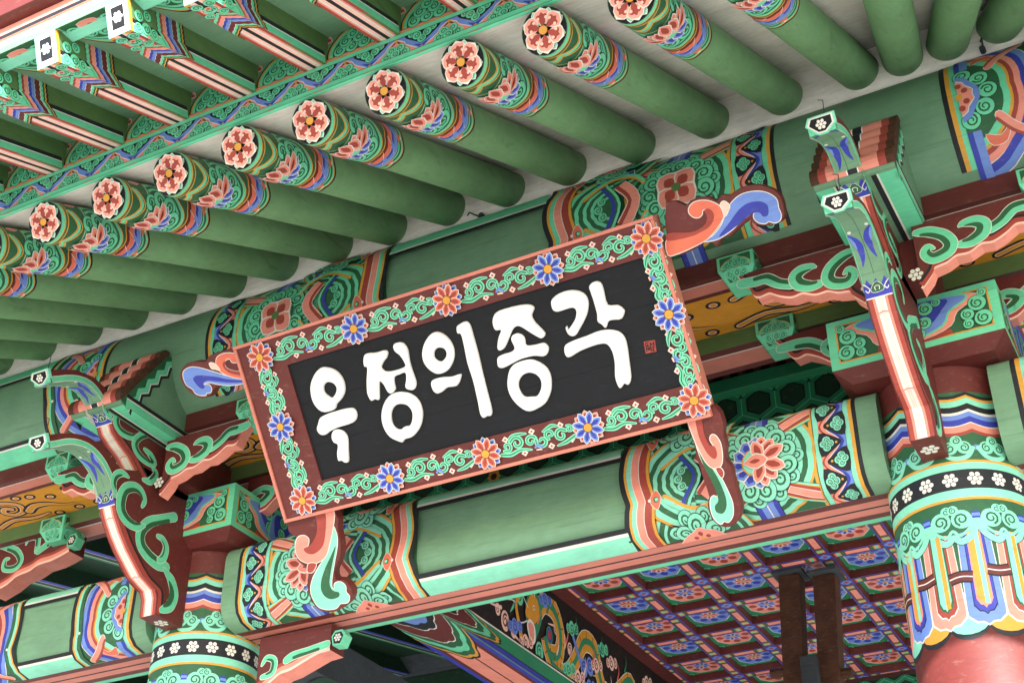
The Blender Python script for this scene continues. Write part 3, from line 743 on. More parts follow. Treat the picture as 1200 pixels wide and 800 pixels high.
# ------------------------------------------------------------------ square flying rafters
BY, BZ = 2.315, 3.275; SE = (3.512-BZ)/(FY-BY); BWD, BHT = .088, .115; BL = hypot(1, SE)*(FY-BY)
bd = Vector((0, 1, SE)).normalized(); bu = Vector((0, -SE, 1)).normalized()
def make_buyeon():
    t = thing('flying_rafter', 'x', 'rafter', (0, BY, BZ), 'square flying rafters at the eave edge')
    o = Vector((0, BY, BZ)); h = BWD/2
    f3 = lambda u, a, b: o+bd*u+Vector((1, 0, 0))*a+bu*b
    extr('timber', [(-h, 0), (h, 0), (h, BHT), (-h, BHT)], 0, BL+.4, f3, 'rafterolive', t)
    # belly and both sides are one folded strip: left side, belly, right side
    sf = prof([(-h, BHT), (-h, 0), (h, 0), (h, BHT)], f3, 1)
    C = BWD+2*BHT; m0, m1 = BHT, BHT+BWD; mid = C/2
    P = Paint()
    for a, b, c in ((0, 1, 'red'), (.14, .86, 'pink'), (.22, .78, 'white'), (.30, .42, 'lpink'), (.58, .70, 'lpink'), (.42, .58, 'black')): P.rect(0, m0+BWD*a, BL, m0+BWD*b, c)
    for sg in (-1, 1):
        for a, b, c in ((0, .026, 'teal'), (.026, .030, 'white'), (.030, .046, 'black')):
            q = [mid+sg*(BWD/2+a), mid+sg*(BWD/2+b)]; P.rect(0, min(q), BL, max(q), c)
    f = lambda v: .245-.55*abs(abs(v-mid)-BWD/2)+.006*abs(sin(pi*(v-mid)/.02))
    g = lambda v: .235-.0*v+(-.035 if abs(v-mid) < BWD/2 else 0)+.045*max(0, 1-abs(abs(v-mid)-BWD/2)/.045)+.005*abs(sin(pi*(v-mid)/.018))
    P.bands(g, 0, C, [(-.25, 'green'), (-.105, 'black'), (-.103, 'teal'), (-.088, 'red'), (-.078, 'pink'), (-.060, 'white'), (-.058, 'dblue'), (-.045, 'blue'), (-.030, 'white'), (-.028, 'maroon'), (-.004, 'white'), (-.001, 'teal'), (.010, 'green'), (.018, 'yellow'), (.024, 'black'), (.032, 'black')], 60)
    P.rect(0, 0, .012, C, 'yellow')
    for (x, y, r, sg) in ((.035, mid-.022, .019, 1), (.035, mid+.024, .019, -1), (.072, mid, .022, 1), (.105, mid-.026, .016, -1), (.105, mid+.026, .016, 1), (.04, m1+.022, .018, 1), (.078, m1+.03, .022, -1), (.115, m1+.024, .018, 1), (.045, m1+.066, .020, -1), (.088, m1+.078, .018, 1),
                      (.04, m0-.022, .018, 1), (.078, m0-.03, .022, -1), (.115, m0-.024, .018, 1), (.045, m0-.066, .020, -1), (.088, m0-.078, .018, 1)): P.spiral(x, y, r, 1, sg)
    P.disc(.06, mid, .010, 'pink', 8); P.disc(.062, mid, .005, 'red', 8); P.disc(.085, m1+.004, .007, 'pink', 8)
    P.build('painted_ornament', sf, t, clip=(0, 0, BL, C), smooth=False, step=.0002)
    # end grain
    P = Paint()
    P.rect(-h, 0, h, BHT, 'tealb'); P.rect(-h+.015, .016, h-.015, BHT-.012, 'white'); P.rect(-h+.019, .021, h-.019, BHT-.016, 'charcoal')
    P.seven(0, BHT/2+.003, .0205)
    P.build('end_face', plane(o, (1, 0, 0), bu), t, smooth=False)
    return t
by = make_buyeon()
bxs = [-2.945+.3*k for k in range(-4, 10)]
words2 = ['first', 'second', 'third', 'fourth', 'fifth', 'sixth']
for i, x in enumerate(bxs):
    k = i-4
    lab = {0: 'square flying rafter with white flowered end in the upper left corner', 1: 'square flying rafter with its flowered end touching the top edge, second from the left corner',
           2: 'square flying rafter third from the left corner, its end just above the frame', 3: 'square flying rafter with striped pink belly, fourth from the left corner', -1: 'square flying rafter at the left edge, its painted bands cut by the frame',
           4: 'square flying rafter at the top edge, fifth from the left corner', 5: 'short piece of striped flying rafter above the batten at the top middle'}.get(k, 'square flying rafter hidden above the top edge of the picture')
    if i == 0: by.location = Vector((x, BY, BZ))*SCALE+LIFT; by['label'] = lab
    else: dup(by, (x, BY, BZ), None, lab)
# boards closing the eave above them, painted with half clouds
t = thing('eave_boarding', 'green boards between the square flying rafters', 'boards', (-3, 2.6, 3.45))
o = Vector((0, BY, BZ)); f3 = lambda u, a, b: Vector((u, 0, 0))+o+bd*a+bu*b
ob = extr('board', [(-.0, BHT), (BL+.5, BHT), (BL+.5, BHT+.02), (-.0, BHT+.02)], XA, XB, f3, 'body', t)
P = Paint()
for x in bxs[:-1]:
    P.g = bxs.index(x)
    for c2, s0 in ((x+.15, 0),):
        def half(r, c, sx=0): P.add([(sx+r*1.0*cos(a), c2+.106*r/.2*1.0*sin(a)*1.0) for a in [-pi/2+pi*i/16 for i in range(17)]], c)
        for r, c in ((.265, 'black'), (.250, 'yellow'), (.240, 'teal'), (.215, 'green'), (.205, 'teal'), (.185, 'green')): P.add([(.0+r*(.8+.04*abs(sin(4*a)))*cos(a), c2+.105*(r/.265)**.3*sin(a)) for a in [-pi/2+pi*i/20 for i in range(21)]], c)
        for dx, dy in ((.12, 0), (.095, .045), (.095, -.045), (.05, .07), (.05, -.07)): P.spiral(dx, c2+dy, .026, 0, 1)
        P.blob([(.02, c2-.035), (.075, c2-.025), (.09, c2), (.075, c2+.025), (.02, c2+.035)], 'pink', out='white'); P.disc(.05, c2, .012, 'red')
srf = plane(o+bu*BHT, bd, (1, 0, 0), 1)
P.build('painted_ornament', srf, t, smooth=False)
# small painted boards closing the gap over the batten, one in each bay
t = thing('infill_boards', 'small cloud-painted boards standing on the batten between the flying rafters', 'boards', (-3, FY, FZ1))
P = Paint(); P.rect(-.15, 0, .15, .15, 'body')
P.rect(-.15, 0, .15, .010, 'yellow'); P.rect(-.15, .010, .15, .018, 'pink'); P.rect(-.15, .018, .15, .024, 'red')
for r, c in ((1.06, 'black'), (1.0, 'yellow'), (.93, 'teal'), (.80, 'green')): P.add([(.098*r*(1+.05*abs(sin(4*a)))*cos(a), .02+.115*r*sin(a)) for a in [pi*i/20 for i in range(21)]], c)
for dx, dy in ((-.05, .038), (.05, .038), (0, .038), (-.028, .072), (.028, .072), (0, .098)): P.spiral(dx, dy, .025, pi/2, 1 if dx < 0 else -1)
P.petal(-.085, .10, 2.6, 0, .045, .035, ['white', 'pink', 'red']); P.petal(.085, .03, .3, 0, .045, .035, ['white', 'pink', 'red'])
f3 = lambda u, a, b: Vector((a, u, b))
pr0 = None
for x in bxs[:-1]:
    if pr0 is None:
        pr0 = extr('infill_board', [(-.11, 0), (.11, 0), (.11, .135), (-.11, .135)], 0, .02, lambda u, a, b: Vector((a-3, FY+.002+u, FZ1+b)), 'body', t); pr0.location = ((x+.15+3)*SCALE, 0, 0)
        P.build('painted_cloud', plane((-3, FY+.002, FZ1), (1, 0, 0), (0, 0, 1)), pr0, clip=(-.109, .0, .109, .134), smooth=False)
    else:
        c = pr0.copy(); COL.objects.link(c); c.parent = t; c.location = ((x+.15+3)*SCALE, 0, 0)
        for k in kids(pr0): kk = k.copy(); COL.objects.link(kk); kk.parent = c
# outer eave boards and tiles
OY = BY+.01
t = thing('eave_edge_board', 'bright turquoise, black and pink board along the outer eave edge', 'board', (-3, OY, 3.39))
zt = BZ+BHT+.0
box('turquoise_board', XA, XB, OY-.05, OY+.03, zt+.003, zt+.055, 'tealb', t)
box('pink_board', XA, XB, OY-.055, OY+.025, zt+.056, zt+.115, 'pink', t)
box('maroon_board', XA, XB, OY-.10, OY+.02, zt+.116, zt+.20, 'maroon', t)
P = Paint(); P.rect(XA, 0.058, XB, .0755, 'black')
P.build('edge_lines', plane((0, OY-.0552, zt), (1, 0, 0), (0, 0, 1)), t, smooth=False)
RE = (OY-.13, zt+.2)
t = thing('tiled_roof', 'grey tiled roof whose edge shows in the top left corner', 'roof', (-3, 4.5, 3.6))
def rz(y): return RE[1]+(y-RE[0])*.50
extr('roof_bed', [(RE[0]+.05, rz(RE[0]+.05)+.0), (7.3, rz(7.3)), (12.6, rz(RE[0])), (12.6, rz(RE[0])+.1), (7.3, rz(7.3)+.12), (RE[0]+.05, rz(RE[0])+.14)], XA-.2, XB+.2, lambda u, a, b: Vector((u, a, b)), 'slate', t)
dd = Vector((0, 1, .5)).normalized(); uu = Vector((0, -.5, 1)).normalized()
ring = [(.065*cos(2*pi*i/16), .065*sin(2*pi*i/16)) for i in range(16)]
ro = Vector((0, RE[0]-.04, rz(RE[0])+.10))
f3 = lambda u, a, b: ro+dd*u+Vector((1, 0, 0))*a+uu*b
pan = None
for i in range(40):
    x = XA+.29*i
    if pan is None:
        pan = extr('tile_row', ring, 0, 5.7, f3, 'tile', t, smooth=True); pan.location = (x*SCALE, 0, 0)
    else:
        c = pan.copy(); COL.objects.link(c); c.parent = t; c.location = (x*SCALE, 0, 0)
# gable and rear closing so that the attic stays dark
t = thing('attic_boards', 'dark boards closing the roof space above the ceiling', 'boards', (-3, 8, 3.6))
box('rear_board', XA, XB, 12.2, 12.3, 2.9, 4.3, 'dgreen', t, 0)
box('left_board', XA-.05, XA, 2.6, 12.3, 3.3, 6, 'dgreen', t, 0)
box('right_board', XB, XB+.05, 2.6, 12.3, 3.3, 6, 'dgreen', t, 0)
SCALE = 1.0
#PART2
# ------------------------------------------------------------------ brackets on the columns
XS = XL+.043                     # right face of the left bracket
z4 = zoom(0, 380, 3.078); r6 = zoom(0, 533, 3); vv = zoom(0, 540, 5.333)
def yz(fn, pts, X=-3.94, k=None):
    k = XS/X if k is None else k
    out = []
    for p in pts:
        q = on(*fn(*p), 0, X); out.append((q.y*k, q.z*k))
    return out
SH = .043                         # half thickness of the bracket slabs
LOWU = [(4.395, 2.272), (4.225, 2.272), (4.220, 2.345), (4.202, 2.376), (4.118, 2.405), (4.018, 2.481), (3.965, 2.534), (3.922, 2.586), (3.888, 2.643), (3.876, 2.683), (3.850, 2.719), (3.802, 2.760), (3.738, 2.786), (3.672, 2.787), (3.600, 2.764), (3.526, 2.716), (3.500, 2.700)]
LOWT = [(3.478, 2.742), (3.53, 2.775), (3.60, 2.812), (3.68, 2.838), (3.76, 2.838), (3.83, 2.815), (3.90, 2.79), (3.98, 2.82), (4.03, 2.86)]
UPU = [(4.395, 2.835), (4.06, 2.80), (4.015, 2.822), (3.985, 2.845), (3.938, 2.878), (3.880, 2.902), (3.826, 2.933), (3.795, 2.977), (3.754, 3.009), (3.70, 3.044), (3.642, 3.058), (3.565, 3.038), (3.468, 2.982), (3.445, 2.966)]
UPT = [(3.422, 3.008), (3.49, 3.05), (3.56, 3.085), (3.66, 3.105), (3.74, 3.09), (3.80, 3.055), (3.85, 3.03), (3.92, 3.05), (3.98, 3.09), (4.395, 3.12)]
def bracket(xc, label, lab2, mult):
    """two stacked bird-headed slabs standing out from the column"""
    res = []
    for low in (1, 0):
        U = LOWU if low else UPU; T = LOWT+[(4.395, 2.85)] if low else UPT
        t = thing('bird_headed_bracket', label if low else lab2, 'bracket', (xc, YC, U[0][1]), 'bird-headed bracket arms above the columns')
        f3 = lambda u, a, b: Vector((xc+u, a, b))
        n = len(U)
        extr('slab', U+T, -SH, SH, f3, ['maroon', 'teal'], t, side=[0]*(n-1)+[1]*(len(T))+[0])
        # underside, painted: u across, v along
        st = 1
        path = U[st:]
        sf = prof(path, f3, -1); L = sf.len
        cum = sf.kn
        P = Paint(); P.T = lambda a, v: (a, v)
        kc = next(i for i, p in enumerate(path) if abs(p[0]-(3.888 if low else 3.795)) < 1e-3); vc = cum[kc]
        P.rect(-SH, 0, SH, vc-.02, 'maroon')
        for k, c in ((.90, 'red'), (.56, 'pink'), (.36, 'white'), (.10, 'lpink'), (.05, 'white')): P.rect(-SH*k, .0, SH*k, vc-.02, c)
        for i in (3, 6):
            if i < kc: P.add([(-SH*.5, cum[i]-.008), (0, cum[i]-.002), (SH*.5, cum[i]-.008), (SH*.5, cum[i]-.003), (0, cum[i]+.003), (-SH*.5, cum[i]-.003)], 'pink')
        P.rect(-SH, vc-.02, SH, L, 'body')
        P.rect(-SH, vc-.02, SH, vc+.02, 'dblue'); P.rect(-SH, vc-.02, SH, vc-.016, 'white')
        P.add([(-SH, vc+.02)]+[(-SH+2*SH*i/12, vc+.020+(.026 if i % 4 == 2 else .012 if i % 2 else 0)) for i in range(13)]+[(SH, vc+.02)], 'dblue')
        P.blob([(-.015, vc), (-.02, vc+.012), (0, vc+.034), (.02, vc+.012), (.015, vc)], 'green', out='white', ow=.0015)
        for sg in (-1, 1):
            P.stroke([(sg*SH, vc+.034), (sg*.034, vc+.026), (sg*.024, vc+.012), (sg*.031, vc+.002), (sg*.037, vc+.010)], .003, 'white'); P.stroke([(sg*.006, vc+.006), (sg*.008, vc+.016), (0, vc+.020)], .0025, 'white')
            v = vc+.14+(.02 if sg > 0 else 0)
            P.stroke([(sg*.038, v+.065), (sg*.024, v+.045), (sg*.017, v+.02), (sg*.018, v-.02), (sg*.026, v-.05)], [.012, .022, .026, .014, .002], 'dblue')
            P.stroke([(sg*.038, v+.062), (sg*.030, v+.035), (sg*.026, v+.01)], [.004, .010, .002], 'blue')
            P.disc(sg*.031, v+.080, .0065, 'white', 10)
            P.stroke([(sg*.04, L-.065), (sg*.026, L-.036), (sg*.010, L-.032)], [.006, .016, .004], 'dblue')
            P.rect(sg*SH-.0025 if sg > 0 else -SH, vc+.04, SH if sg > 0 else -SH+.0025, L, 'teal')
        P.stroke([(0, vc+.06), (0, L-.05)], .002, 'green', cap=False); P.disc(0, L-.026, .006, 'white', 8)
        P.build('painted_underside', sf, t, smooth=False)
        # nose plate
        a, b = U[-1], T[0]
        nv = Vector((0, b[0]-a[0], b[1]-a[1])); nl = nv.length; nv.normalize()
        o = Vector((xc, a[0], a[1])); nn = Vector((0, -nv.z, nv.y))
        q = [(-SH*1.1, nl*.62), (-SH*.8, nl*1.15), (SH*1.15, nl*1.15), (SH*1.15, nl*.45), (SH*.35, -nl*.1), (-SH*.3, -nl*.1)]
        V = [o+Vector((1, 0, 0))*x+nv*y+nn*h for h in (-.004, .012) for x, y in q]; k = 6
        pn = mk('nose_plate', V, [tuple(range(5, -1, -1)), tuple(range(6, 12))]+[(i, (i+1) % 6, 6+(i+1) % 6, 6+i) for i in range(6)], 'tealb', None, t)
        P = Paint(); c0 = (sum(p[0] for p in q)/6, sum(p[1] for p in q)/6)
        P.add([(c0[0]+(x-c0[0])*.86, c0[1]+(y-c0[1])*.86) for x, y in q], 'white'); P.add([(c0[0]+(x-c0[0])*.74, c0[1]+(y-c0[1])*.74) for x, y in q], 'charcoal')
        P.seven(c0[0], c0[1], nl*.36)
        P.build('nose_flower', plane(o+nn*.0125, (1, 0, 0), nv, -1 if Vector((1, 0, 0)).cross(nv).dot(nn) < 0 else 1), pn, smooth=False)
        # foot flower
        if low:
            P = Paint(); P.seven(0, 4.31, .032); P.build('foot_flower', plane((xc, 0, LOWU[0][1]), (1, 0, 0), (0, 1, 0), -1), t, smooth=False)
        # painted sides
        for sg in (1, -1):
            P = Paint()
            body = [p for p in U]
            # red and maroon edge, crest line
            mm = [p for p in U[1:kc+2]]
            P.stroke([(p[0]+.012, p[1]+.003) for p in mm], .022, 'red', cap=False); P.stroke([(p[0]+.030, p[1]+.010) for p in mm], .010, 'black', cap=False)
            cr_ = [(p[0]+.0, p[1]+.010) for p in U[kc+1:]]
            P.stroke(cr_, .026, 'white', cap=False); P.stroke(cr_, .020, 'teal', cap=False)
            if low:
                P.hook(yz(vv, [(1040, 660), (985, 640), (925, 590), (880, 520), (880, 440), (930, 385), (1000, 365), (1090, 350)]), [.028, .042, .042, .042, .040, .036, .030, .03], ow=.002, sc=1.32)
                P.hook(yz(vv, [(985, 470), (1015, 490), (1035, 540), (1020, 600), (990, 620)]), [.016, .022, .026, .03, .02], ow=.002, inner=.2, sc=1.3)
                P.hook(yz(vv, [(885, 285), (900, 250), (885, 200), (845, 165), (790, 170), (760, 220), (755, 300), (790, 370), (850, 410), (900, 405)]), [.010, .020, .026, .032, .036, .040, .040, .036, .028, .01], ow=.002, sc=1.32)
                P.hook(yz(vv, [(800, 100), (760, 75), (720, 90), (705, 140), (720, 200)]), [.008, .022, .026, .026, .012], ow=.002, sc=1.32)
                P.hook(yz(r6, [(575, 400), (600, 440), (610, 490), (595, 530), (565, 545)]), [.010, .036, .042, .038, .018], ow=.002, inner=.6, sc=1.3)
            else:
                P.hook(yz(z4, [(480, 355), (465, 320), (430, 320), (418, 350), (435, 385), (475, 405), (510, 400)]), [.010, .020, .026, .028, .026, .022, .012], ow=.002, sc=1.32)
                P.hook(yz(z4, [(520, 450), (540, 470), (555, 500), (535, 500), (500, 470), (485, 430), (510, 400), (570, 390)]), [.012, .024, .022, .020, .026, .028, .024, .02], ow=.002, sc=1.32)
                P.hook(yz(z4, [(400, 340), (385, 320), (375, 290), (395, 270), (420, 275)]), [.012, .018, .020, .016, .006], ow=.002, sc=1.32)
                P.hook(yz(z4, [(515, 560), (540, 565), (560, 540), (550, 520)]), [.012, .026, .024, .012], ow=.002, sc=1.32)
            P.build('painted_side', plane((xc+sg*SH, 0, 0), (0, 1, 0), (0, 0, 1), sg), t, clip=(3.4, 2.2, 4.395, 3.2), smooth=False)
        if low: P = None
        res.append(t)
    return res
def capital(xc, label):
    t = thing('capital_block', label, 'block', (xc, YC, 2.62), 'painted blocks on the column tops')
    h = .298
    extr('block', [(-h, -h), (h, -h), (h, h), (-h, h)], 2.66, 2.86, lambda u, a, b: Vector((xc+a, YC+b, u)), 'teal', t)
    V = []
    for z, k in ((2.621, .82), (2.66, 1)): V += [Vector((xc+a*h*k, YC+b*h*k, z)) for a, b in ((-1, -1), (1, -1), (1, 1), (-1, 1))]
    mk('tapered_foot', V, [(3, 2, 1, 0), (0, 1, 5, 4), (1, 2, 6, 5), (2, 3, 7, 6), (3, 0, 4, 7)], 'maroon', None, t)
    for nm, o, ud in (('front', (xc-h, YC-h, 2.66), (1, 0, 0)), ('side', (xc+h, YC-h, 2.66), (0, 1, 0)), ('side', (xc-h, YC+h, 2.66), (0, -1, 0))):
        P = Paint(); W = 2*h; H = .20
        P.rect(.028, .022, W-.028, H-.018, 'yellow'); P.rect(.036, .030, W-.036, H-.026, 'green')
        P.blob([(W*.5-.13, .03), (W*.5-.05, .09), (W*.5, .13), (W*.5+.05, .09), (W*.5+.13, .03)], 'red')
        for sg, c0 in ((1, 0), (-1, W)):
            T = lambda x, y: (c0+sg*x, y)
            P.T = T
            P.blob([(.30, .175), (.12, .172), (.06, .15), (.14, .11), (.17, .06), (.26, .035), (.34, .05)], 'pink', out='white')
            P.blob([(.30, .174), (.13, .170), (.11, .15), (.17, .12), (.20, .07), (.29, .045), (.34, .06)], 'blue', out='teal', ow=.008); P.blob([(.30, .172), (.17, .168), (.19, .13), (.24, .08), (.30, .07)], 'dblue')
            for x, y, r in ((.060, .060, .030), (.072, .122, .030), (.110, .085, .022), (.245, .150, .026), (.255, .095, .024), (.275, .055, .018), (.112, .048, .018), (.205, .165, .016), (.050, .160, .016)): P.spiral(x, y, r, 1, sg)
        P.T = lambda x, y: (x, y)
        P.build('painted_face', plane(o, ud, (0, 0, 1)), t, clip=(.03, .024, W-.03, H-.02), smooth=False)
    return t
def seal_block(x, y, z, w, label, kx=1):
    """small bearing block: flares upwards, cloud painting on its faces"""
    t = thing('bearing_block', label, 'block', (x, y, z), 'small bearing blocks on the bracket arms')
    pts = [(-w*.30, 0), (w*.30, 0), (w*.42, .012), (w*.5, .055), (w*.5, .115), (-w*.5, .115), (-w*.5, .055), (-w*.42, .012)]
    V = []
    for zz, k in ((0, .60), (.055, 1), (.115, 1)): V += [Vector((x+a*w*.5*k, y+b*w*.5*k, z+zz)) for a, b in ((-1, -1), (1, -1), (1, 1), (-1, 1))]
    F = [(3, 2, 1, 0), (8, 9, 10, 11)]
    for j in (0, 4): F += [(j+i, j+(i+1) % 4, j+4+(i+1) % 4, j+4+i) for i in range(4)]
    mk('block', V, F, 'teal', None, t)
    for ud, o in (((1, 0, 0), Vector((x, y-w*.5, z))), ((0, 1, 0), Vector((x+w*.5, y, z)))):
        P = Paint(); hw = w*.42
        P.add([(-hw, .062), (-hw, .108), (hw, .108), (hw, .062)], 'green')
        nrm = Vector(ud).cross(Vector((0, 0, 1)))
        P.blob([(-hw*.9, .060), (-hw*.7, .085), (-hw*.35, .095), (0, .106), (hw*.35, .095), (hw*.7, .085), (hw*.9, .060)], 'teal', out='yellow')
        for dx, dz in ((-.5, .068), (.5, .068), (-.2, .080), (.2, .080), (0, .070)): P.spiral(dx*hw, dz, .0155, pi*.5, 1 if dx < 0 else -1)
        P.build('cloud_painting', plane(o, ud, (0, 0, 1)), t, smooth=False)
        P = Paint(); d = Vector((0, 0, .055))+nrm*(w*.5*.4); dl = d.length; oo = o-nrm*(w*.5*.4)
        P.add([(-hw*.55, .012), (hw*.55, .012), (hw*.9, dl-.0), (-hw*.9, dl)], 'green')
        P.blob([(-hw*.45, .020), (hw*.45, .020), (hw*.82, dl-.004), (-hw*.82, dl-.004)], 'teal')
        for dx, f in ((-.42, .66), (.42, .66), (0, .7), (-.15, .35), (.2, .35)): P.spiral(dx*hw, dl*f, .014, pi*.5, 1 if dx < 0 else -1)
        P.build('cloud_painting', plane(oo, ud, d.normalized()), t, smooth=False)
    return t
# bracket arms running along the facade: traced on the plane y = 4.42
za = zoom(840, 240, 4.444)
YA = 4.09
def xz(fn, pts, Y=YA):
    out = []
    for p in pts:
        q = on(*fn(*p), 1, Y); out.append((q.x, q.z))
    return out
A_UP = xz(za, [(105, 400), (180, 468), (215, 520), (280, 500), (340, 515), (400, 520), (455, 500), (520, 508), (585, 490), (640, 498), (705, 492), (730, 520), (790, 555)])
xe = XR-.02
def arm(xc, sgn, prof_pts, ztop, hooks, label, edge='pink', depth=.055, y0=YA, sub=None):
    """sgn -1: as traced (points to the left of its column), +1 mirrored"""
    t = thing('scroll_arm', label, 'bracket', (xc, YC, ztop-.15), 'scrolled arms along the facade')
    M = (lambda p: (xc+(p[0]-XR), p[1])) if sgn < 0 else (lambda p: (xc-(p[0]-XR), p[1]))
    prof_pts = [(p[0], p[1]+.030) for p in prof_pts]; low = [M(p) for p in prof_pts]; top = [M((prof_pts[-1][0], ztop)), M((prof_pts[0][0]+.02, ztop)), M((prof_pts[0][0]-.01, prof_pts[0][1]+.02))]
    f3 = lambda u, a, b: Vector((a, u, b))
    n = len(low)
    extr('arm', low+top, y0, y0+depth, f3, ['maroon', 'pink', 'body'], t, side=[1]*(n-1)+[0]*4)
    P = Paint()
    sm = cr(low, False, 3)
    for dz, wd, c in ((.002, .010, 'lpink'), (.016, .020, 'red'), (.030, .010, 'black')): P.stroke([(a, b+dz) for a, b in low], wd, c, cap=False)
    for pts, wd in hooks: P.hook([M(p) for p in pts], wd, ow=.0025, sc=1.2)
    if y0 == YA: P.seven(low[-1][0]-sgn*.012, low[-1][1]+.062, .026)
    P.build('painted_face', plane((0, y0, 0), (1, 0, 0), (0, 0, 1)), t, smooth=False)
    return t
H_UP = [(xz(za, [(130, 412), (200, 400), (260, 385), (320, 408), (385, 415), (440, 400)]), [.030, .034, .034, .032, .032, .02]),
        (xz(za, [(515, 325), (490, 325), (440, 345), (410, 380), (430, 415), (490, 425), (545, 410)]), [.008, .022, .036, .040, .040, .034, .02]),
        (xz(za, [(665, 360), (690, 340), (710, 365), (680, 405), (610, 410), (580, 380), (600, 325), (660, 270), (720, 240)]), [.008, .022, .030, .036, .038, .038, .036, .034, .02])]
zl = zoom(800, 267, 3)
YL = 4.50
A_LO = xz(zl, [(325, 415), (365, 450), (400, 485), (440, 470), (490, 480), (540, 500), (590, 495), (610, 520), (650, 545)], YL)
H_LO = [(xz(zl, [(345, 425), (400, 410), (450, 405), (500, 420), (560, 440)], YL), [.03, .036, .036, .034, .02]), (xz(zl, [(600, 385), (540, 390), (505, 420), (540, 440), (600, 440)], YL), [.02, .03, .036, .034, .02])]
names = {XL: 'left bracket', XR: 'right bracket'}
for xc, nm in ((XL, 'left'), (XR, 'right')):
    if nm == 'hidden':
        l1, l2 = 'bracket arm outside the left edge, lower one', 'bracket arm outside the left edge, upper one'
    elif nm == 'left':
        l1, l2 = 'lower green bird-headed bracket arm above the lower left column, pink belly', 'upper green bird-headed bracket arm above the lower left column'
    else:
        l1, l2 = 'lower bird-headed bracket arm with long striped tongue before the thick right column', 'upper bird-headed bracket arm pointing up in front of the right purlin joint'
    bracket(xc-(.012 if nm == 'right' else 0), l1, l2, 1)
    capital(xc, {'left': 'painted square capital block with a visible corner on the left column', 'right': 'painted capital block on the thick right column', 'hidden': 'capital block outside the left edge'}[nm])
    for sg in (-1, 1):
        side = 'left' if sg < 0 else 'right'
        arm(xc, sg, A_UP, 3.005, H_UP, f'upper scrolled arm reaching {side} from the {nm} column bracket')
        arm(xc, sg, A_LO, 2.972, H_LO, f'lower scrolled arm reaching {side} from the {nm} column bracket', y0=YL)
        bx = abs(A_UP[0][0]-XR)-.005; seal_block(xc+sg*bx, YA+.055, 2.978, .138, f'small cloud-painted block ending the upper arm {side} of the {nm} bracket')
        bx = abs(A_LO[0][0]-XR)-.01; seal_block(xc+sg*bx, YL+.06, 2.942, .150, f'small cloud-painted block ending the lower arm {side} of the {nm} bracket')
    # core post behind the arms
    t = thing('bracket_core', {'left': 'maroon blocks behind the arms of the left bracket', 'right': 'maroon blocks behind the arms of the right bracket', 'hidden': 'maroon blocks of the bracket outside the left edge'}[nm], 'bracket', (xc, YC, 2.86))
    box('core', xc-.10, xc+.10, 4.16, 4.75, 2.861, 3.055, 'maroon', t)
    # winged beam head over the slabs
    hw = .135
    WP = [(4.20, 3.0), (3.745, 3.0), (3.74, 3.015), (3.975, 3.365), (4.03, 3.40), (4.20, 3.42)]
    t = thing('beam_head', {'left': 'flaring beam end like a wing with pink ribs over the left bracket', 'right': 'flaring beam end with pink and dark ribs behind the right pointed bracket', 'hidden': 'flaring beam end outside the left edge'}[nm], 'beam end', (xc, YC, 2.97), 'winged beam ends above the brackets')
    extr('head', WP, -hw, hw, lambda u, a, b: Vector((xc+u, a, b)), 'body', t)
    # ribs on the sloping front: each a half round
    a, b = Vector((0, 3.74, 3.015)), Vector((0, 3.975, 3.365)); d = (b-a); Ln = d.length; d.normalize(); nn = Vector((0, -d.z, d.y)); ow = Vector((xc, 0, 0))
    NR = 5
    for r in range(NR):
        c0 = a+d*(Ln*(r+.5)/NR); rr = Ln/NR*.55
        ring = [(rr*cos(pi*(j/8)), rr*.75*sin(pi*(j/8))) for j in range(9)]
        V = []; F = []; mi = []
        xsn = [-hw-.006, -hw+.022, -hw+.048, -.020, -.016, .016, .020, hw-.048, hw-.022, hw+.006]; cm = ['brown', 'red', 'pink', 'white', 'black', 'white', 'pink', 'red', 'brown']
        cl = ['brown', 'red', 'pink', 'white', 'black']
        for x in xsn: V += [ow+Vector((x, 0, 0))+c0+d*p+nn*q for p, q in ring]
        for k in range(9):
            for j in range(8): F.append((k*9+j, k*9+j+1, (k+1)*9+j+1, (k+1)*9+j)); mi.append(cl.index(cm[k]))
        F += [tuple(range(9)), tuple(range(81, 90))]; mi += [0, 0]
        mk('rib', V, F, cl, mi, t)
    # teal, white and black edging on both flanks and along the belly
    for sg in (1, -1):
        P = Paint()
        zig = []
        for j in range(NR*2+1):
            q = a+d*(Ln*j/(NR*2)); k = .030 if j % 2 == 0 else .010; zig.append((q.y+k*.86, q.z-k*.52))
        edge = [(a.y+d.y*Ln*j/10, a.z+d.z*Ln*j/10) for j in range(11)]
        sh = lambda o_, l: [(p[0]+o_*.86, p[1]-o_*.52) for p in l]
        P.add(edge+sh(.050, zig)[::-1], 'black'); P.add(edge+sh(.036, zig)[::-1], 'white'); P.add(edge+sh(.030, zig)[::-1], 'teal'); P.add(edge+sh(.006, zig)[::-1], 'green')
        for z0, z1, c in ((3.0, 3.034, 'teal'), (3.034, 3.040, 'white'), (3.040, 3.058, 'black')): P.rect(3.77, z0, 4.2, z1, c)
        P.build('painted_flank', plane((xc+sg*hw, 0, 0), (0, 1, 0), (0, 0, 1), sg), t, smooth=False)
    P = Paint()
    for sg in (-1, 1):
        for x0, x1, c in ((.075, hw, 'teal'), (.068, .075, 'white'), (.050, .068, 'black')): P.rect(min(sg*x0, sg*x1), 3.76, max(sg*x0, sg*x1), 4.20, c)
    P.build('painted_belly', plane((xc, 0, 3.0), (1, 0, 0), (0, 1, 0), -1), t, smooth=False)
